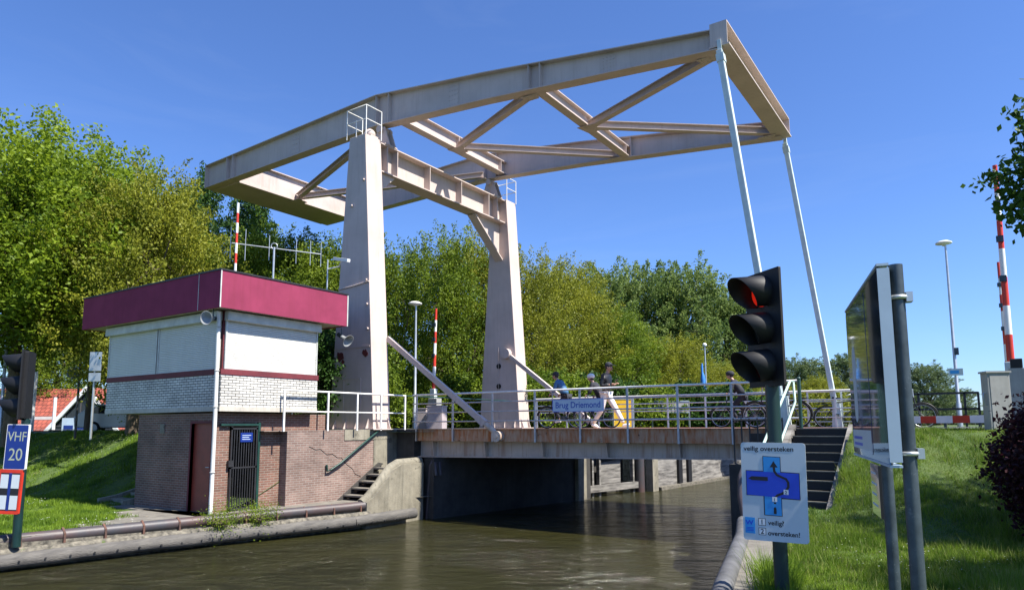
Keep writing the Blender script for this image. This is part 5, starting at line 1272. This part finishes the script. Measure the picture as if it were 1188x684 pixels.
# ================================================================== BICYCLES
def make_bike(label, m='black_iron', group=None):
    t = thing('bicycle', label, 'bicycle', (0,0,0), 0, group)   # rides towards local +x
    RW = .34
    for x, nm in ((-.52, 'wheel'), (.53, 'wheel')):
        w = MB().torus((x, 0, RW), RW-.02, .019, (0,1,0), 30, 7).build(nm, 'rubber', t, local=True)
        mb = MB(); mb.torus((x, 0, RW), RW-.045, .009, (0,1,0), 30, 5); mb.build('rim', 'galv_light', w, local=True)
        mb = MB()
        for k in range(14): a = math.pi*2*k/14; mb.path([(x, .02*(-1)**k, RW), (x+(RW-.05)*math.cos(a), 0, RW+(RW-.05)*math.sin(a))], .002, 3, False)
        mb.build('spokes', 'galv_light', w, local=True)
    mb = MB(); BB = (-.08,0,.30); ST = (-.20,0,.80); HT = (.33,0,.86); HB = (.36,0,.68); RX = (-.52,0,.34); FX = (.53,0,.34)
    for a, b_ in ((BB,ST),(ST,HT),(BB,HB),(HT,HB),(BB,RX),(ST,RX)): mb.tube(a, b_, .016, n=7)
    mb.path([HB,(.42,0,.5),FX], .014, 7); mb.build('frame', m, t, local=True)
    MB().prism([(-.32,.93),(-.05,.90),(-.05,.94),(-.30,.985)], 'y', -.06, .06).build('saddle', 'black', t, bevel=.02, local=True)
    MB().tube(ST, (-.21,0,.93), .013, n=7).build('seat_post', 'galv_light', t, local=True)
    MB().path([(.12,-.29,1.02),(.24,-.28,1.05),(.32,-.1,1.06),(.32,.1,1.06),(.24,.28,1.05),(.12,.29,1.02)], .013, 7).build('handlebar', 'galv_light', t, local=True)
    MB().tube(HT, (.32,0,1.06), .014, n=7).build('stem', 'galv_light', t, local=True)
    mb = MB(); mb.tube((-.08,-.06,.30), (-.08,.06,.30), .085, n=16); mb.path([(-.08,.07,.30),(.02,.08,.17)], .01, 5); mb.path([(-.08,-.07,.30),(-.18,-.08,.43)], .01, 5); mb.build('crank', 'galv', t, local=True)
    for p in ((.02,.13,.17),(-.18,-.13,.43)): MB().box(p[0]-.05, p[0]+.05, p[1]-.05, p[1]+.05, p[2]-.012, p[2]+.012).build('pedal', 'black', t, local=True)
    for x, a0, a1 in ((-.52, 20, 200), (.53, 10, 150)):
        MB().path([(x+(RW+.02)*math.cos(R(a)), 0, RW+(RW+.02)*math.sin(R(a))) for a in range(a0, a1, 12)], .018, 6).build('mudguard', m, t, local=True)
    MB().box(-.78, -.32, -.07, .07, .74, .765).build('carrier', 'black_iron', t, local=True)
    return t
def dup_tree(o, label=None, group=None):
    c = copy_tree(o)
    if label: c['label'] = label
    return c
# ================================================================== PEOPLE
def skin(name, chains, m, parent, sub=1, extra=None):
    """chains: list of [(x,y,z,r), ...]; points that coincide with earlier ones are shared"""
    vs, rs, es = [], [], []
    for ch in chains:
        prev = None
        for (x, y, z, r) in ch:
            i = next((k for k, v in enumerate(vs) if abs(v[0]-x)+abs(v[1]-y)+abs(v[2]-z) < 1e-4), None)
            if i is None: vs.append((x, y, z)); rs.append(r); i = len(vs)-1
            if prev is not None: es.append((prev, i))
            prev = i
    me = bpy.data.meshes.new('sk'); me.from_pydata(vs, es, []); o = bpy.data.objects.new('sk', me); COL.objects.link(o)
    md = o.modifiers.new('s', 'SKIN'); md.use_smooth_shade = True
    for i, r in enumerate(rs): me.skin_vertices[0].data[i].radius = (r, r) if not isinstance(r, tuple) else r
    me.skin_vertices[0].data[0].use_root = True
    s2 = o.modifiers.new('u', 'SUBSURF'); s2.levels = sub; s2.render_levels = sub
    dg = bpy.context.evaluated_depsgraph_get(); dg.update()
    out = bpy.data.meshes.new_from_object(o.evaluated_get(dg)); bpy.data.objects.remove(o)
    if extra:
        bm = bmesh.new(); bm.from_mesh(out)
        em = bpy.data.meshes.new('e'); em.from_pydata(extra.v, [], extra.f); bm.from_mesh(em); bm.to_mesh(out); bm.free()
    for p in out.polygons: p.use_smooth = True
    out.materials.clear(); out.materials.append(M[m]); out.name = name
    ob = bpy.data.objects.new(name, out); COL.objects.link(ob); ob.parent = parent; return ob
def person(label, J, top, bottom, hat=None, hatm='dark_cloth', shoes='white_cloth', loc=(0,0,0), rz=0, sleeve=1.0, shorts=False, hold=None):
    """J: joints, facing local +x.  hip, chest, neck, head, sh[l,r], el, ha, hj, kn, an"""
    t = thing('person', label, 'person', loc, rz)
    hip, ch_, nk, hd = [Vector(J[k]) for k in ('hip','chest','neck','head')]
    face = Vector(J.get('look', (1,0,-.1))).normalized()
    def c(v, r): v = Vector(v); return (v.x, v.y, v.z, r)
    ex = MB(); ex.ball(hd, .092, .078, .115, 16, 12)
    n0 = hd+face*.088; ex.path([n0+Vector((0,0,.02)), n0+face*.028+Vector((0,0,-.018)), n0+Vector((0,0,-.03))], [.008,.014,.008], 6)
    for s_ in (-1, 1): ex.ball(hd+Vector((-.005, s_*.08, -.005)), .018, .01, .03, 8, 6); ex.ball(hd+face*.082+Vector((0, s_*.03, .012)), .013, .012, .008, 8, 6)
    ex.ball(hd+face*.07+Vector((0,0,-.055)), .022, .03, .016, 8, 6)
    chains = [[c(hip,.08), c(hip.lerp(ch_, .5),.075), c(ch_,.085), c(nk,.052), c(hd-Vector((0,0,.03)),.06)]]
    for i, s_ in enumerate((1, -1)):
        sh, el, ha = Vector(J['sh'][i]), Vector(J['el'][i]), Vector(J['ha'][i])
        ka = .62 if sleeve > .5 else 1.0
        chains.append([c(ch_,.085), c(sh,.035), c(sh.lerp(el,.5),.045*ka), c(el,.038*ka), c(el.lerp(ha,.85),.026)])
        hj, kn, an = Vector(J['hj'][i]), Vector(J['kn'][i]), Vector(J['an'][i])
        kl = 1.0 if shorts else .62
        chains.append([c(hip,.08), c(hj,.055), c(hj.lerp(kn,.5),.05), c(kn,.052*kl), c(kn.lerp(an,.35),.052*kl), c(an,.036*kl)])
        # hand: palm, four fingers and a thumb
        d = (ha-el).normalized(); up = Vector((0,0,1)); sd2 = d.cross(up).normalized(); nrm = sd2.cross(d)
        pc = ha+d*.035
        ex.ball(pc, .04, .03, .026, 10, 7)
        for k in range(4):
            b0 = pc+d*.028+sd2*(-.024+.016*k); ln = (.030,.036,.033,.026)[k]
            ex.path([b0-d*.02, b0+d*ln, b0+d*ln*1.5-nrm*.014, b0+d*ln*1.6-nrm*.032], [.0085,.008,.0075,.006], 6)
        tb = pc+sd2*.03*(-s_); ex.path([tb-d*.01, tb+sd2*(-s_)*.016+d*.02, tb+sd2*(-s_)*.016+d*.045-nrm*.012], [.011,.009,.007], 6)
    skin('body', chains, 'skin', t, 1, ex)
    def g(v, r, k=.014): return c(v, r+k)
    tc_ = [[g(hip.lerp(ch_,.05),.125), g(hip.lerp(ch_, .5),.125), g(ch_,.14), g(ch_.lerp(nk,.75),.065)]]
    for i in range(2):
        sh, el, ha = Vector(J['sh'][i]), Vector(J['el'][i]), Vector(J['ha'][i])
        tc_.append([g(ch_,.14), g(sh,.065), g(sh.lerp(el,.5),.053)]+([g(el,.048), g(el.lerp(ha,.8),.032)] if sleeve > .5 else []))
    skin('jacket' if sleeve > .5 else 'shirt', tc_, top, t, 1)
    bc = []
    for i in range(2):
        hj, kn, an = Vector(J['hj'][i]), Vector(J['kn'][i]), Vector(J['an'][i])
        bc.append([g(hip,.115), g(hj,.09), g(hj.lerp(kn,.5),.078)]+([g(kn,.060,.02)] if shorts else [g(kn,.058), g(kn.lerp(an,.35),.056), g(an-(an-kn)*.06,.042)]))
    skin('shorts' if shorts else 'trousers', bc, bottom, t, 1)
    for i in range(2):
        an = Vector(J['an'][i]); ft = Vector(J['ft'][i]) if 'ft' in J else Vector((1,0,-.15)); ft.normalize()
        hl = an+Vector((0,0,-.05))-ft*.05
        skin('shoe', [[c(hl,.042), c(hl+ft*.09,.045), c(hl+ft*.17,.042), c(hl+ft*.23,.028)]], shoes, t, 1)
    b = MB(); b.ball(hd+Vector((-.018,0,.022)), .098, .086, .108, 16, 10)
    if hat == 'cap':
        b.build('hair', 'hair', t, local=True)
        k = MB(); k.ball(hd+Vector((-.008,0,.045)), .106, .094, .098, 16, 10); k.build('cap', hatm, t, local=True)
        k2 = MB(); f2 = face.copy(); k2.prism([(hd.x+.05,hd.z+.055),(hd.x+.175,hd.z+.03),(hd.x+.175,hd.z+.038),(hd.x+.05,hd.z+.075)], 'y', hd.y-.06, hd.y+.06); k2.build('peak', hatm, t, local=True)
    elif hat == 'helmet':
        b.build('hair', 'hair', t, local=True)
        k = MB(); k.ball(hd+Vector((-.01,0,.06)), .135, .105, .10, 16, 10); k.build('helmet', hatm, t, local=True)
    else: b.build('hair', 'hair', t, local=True)
    return t
walkJ = dict(hip=(0,0,.95), chest=(.02,0,1.33), neck=(.05,0,1.50), head=(.10,0,1.655), look=(1,0,-.45),
    sh=[(.02,.18,1.42),(.02,-.18,1.42)], el=[(.0,.25,1.14),(-.02,-.25,1.14)], ha=[(.24,.10,1.20),(.22,-.12,1.18)],
    hj=[(0,.09,.90),(0,-.09,.90)], kn=[(.24,.09,.52),(-.10,-.10,.50)], an=[(.46,.09,.13),(-.36,-.10,.14)], ft=[(1,0,.22),(.95,0,-.32)])
man = person('man walking across the bridge looking at a phone, black jacket, pale trousers, cap', walkJ, 'jacket_black', 'white_cloth', 'cap', 'dark_cloth', 'white', (-8.62, 17.5, DZ+.01), 0)
man.scale = (1.03,1.03,1.03)
tag(MB().beam((-8.33,17.47,4.31),(-8.25,17.47,4.36), .07, .012).build('phone', 'phone'), 'dark phone held in both hands by the walking man', 'phone')
rideJ = dict(hip=(-.20,0,.99), chest=(.03,0,1.36), neck=(.12,0,1.50), head=(.20,0,1.63), look=(1,0,-.1),
    sh=[(.06,.18,1.42),(.06,-.18,1.42)], el=[(.10,.24,1.18),(.10,-.24,1.18)], ha=[(.20,.27,1.08),(.20,-.27,1.08)],
    hj=[(-.18,.09,.96),(-.18,-.09,.96)], kn=[(.14,.11,.62),(.10,-.11,.82)], an=[(.0,.12,.27),(-.16,-.12,.53)])
def rider(x, y, label_p, label_b, top, bottom, hat, hatm='dark_cloth', dirn=-1, shorts=False, sleeve=1.0, bm='black_iron', sc=1.0):
    rz = 0 if dirn > 0 else math.pi
    b = make_bike(label_b, bm, None); b.location = (x, y, DZ+.01); b.rotation_euler.z = rz
    p = person(label_p, rideJ, top, bottom, hat, hatm, 'white', (x, y, DZ+.01), rz, sleeve, shorts)
    return p, b
rider(-10.75, 18.7, 'cyclist in a blue jacket and dark cap riding behind the name board', 'black bicycle ridden by the cyclist in blue', 'jacket_blue', 'dark_cloth', 'cap')
rider(-10.35, 20.3, 'cyclist in dark clothes and white helmet partly hidden behind the name board', 'dark bicycle ridden by the cyclist in a white helmet', 'dark_cloth', 'dark_cloth', 'helmet', 'white')
rider(-6.3, 22.0, 'cyclist in dark clothes and dark helmet near the blue flag', 'dark bicycle below the blue flag, ridden by the cyclist in dark clothes', 'dark_cloth', 'dark_cloth', 'helmet', 'dark_cloth')
rider(-4.35, 18.6, 'cyclist in a pink shirt and dark shorts partly behind the traffic light', 'bicycle ridden by the cyclist in the pink shirt', 'pink_cloth', 'dark_cloth', None, shorts=True, sleeve=.3, bm='black_iron')
b = make_bike('parked bicycle leaning on the black fence right of the big blue sign'); q = at(1046, 19.2); b.location = (q.x, q.y, DZ-.03); b.rotation_euler.z = YAW*.3
b = dup_tree(b, 'parked bicycle with its rear wheel showing left of the big blue sign'); q = at(992, 21.5); b.location = (q.x-.3, q.y, DZ-.03); b.rotation_euler.z = YAW*.4
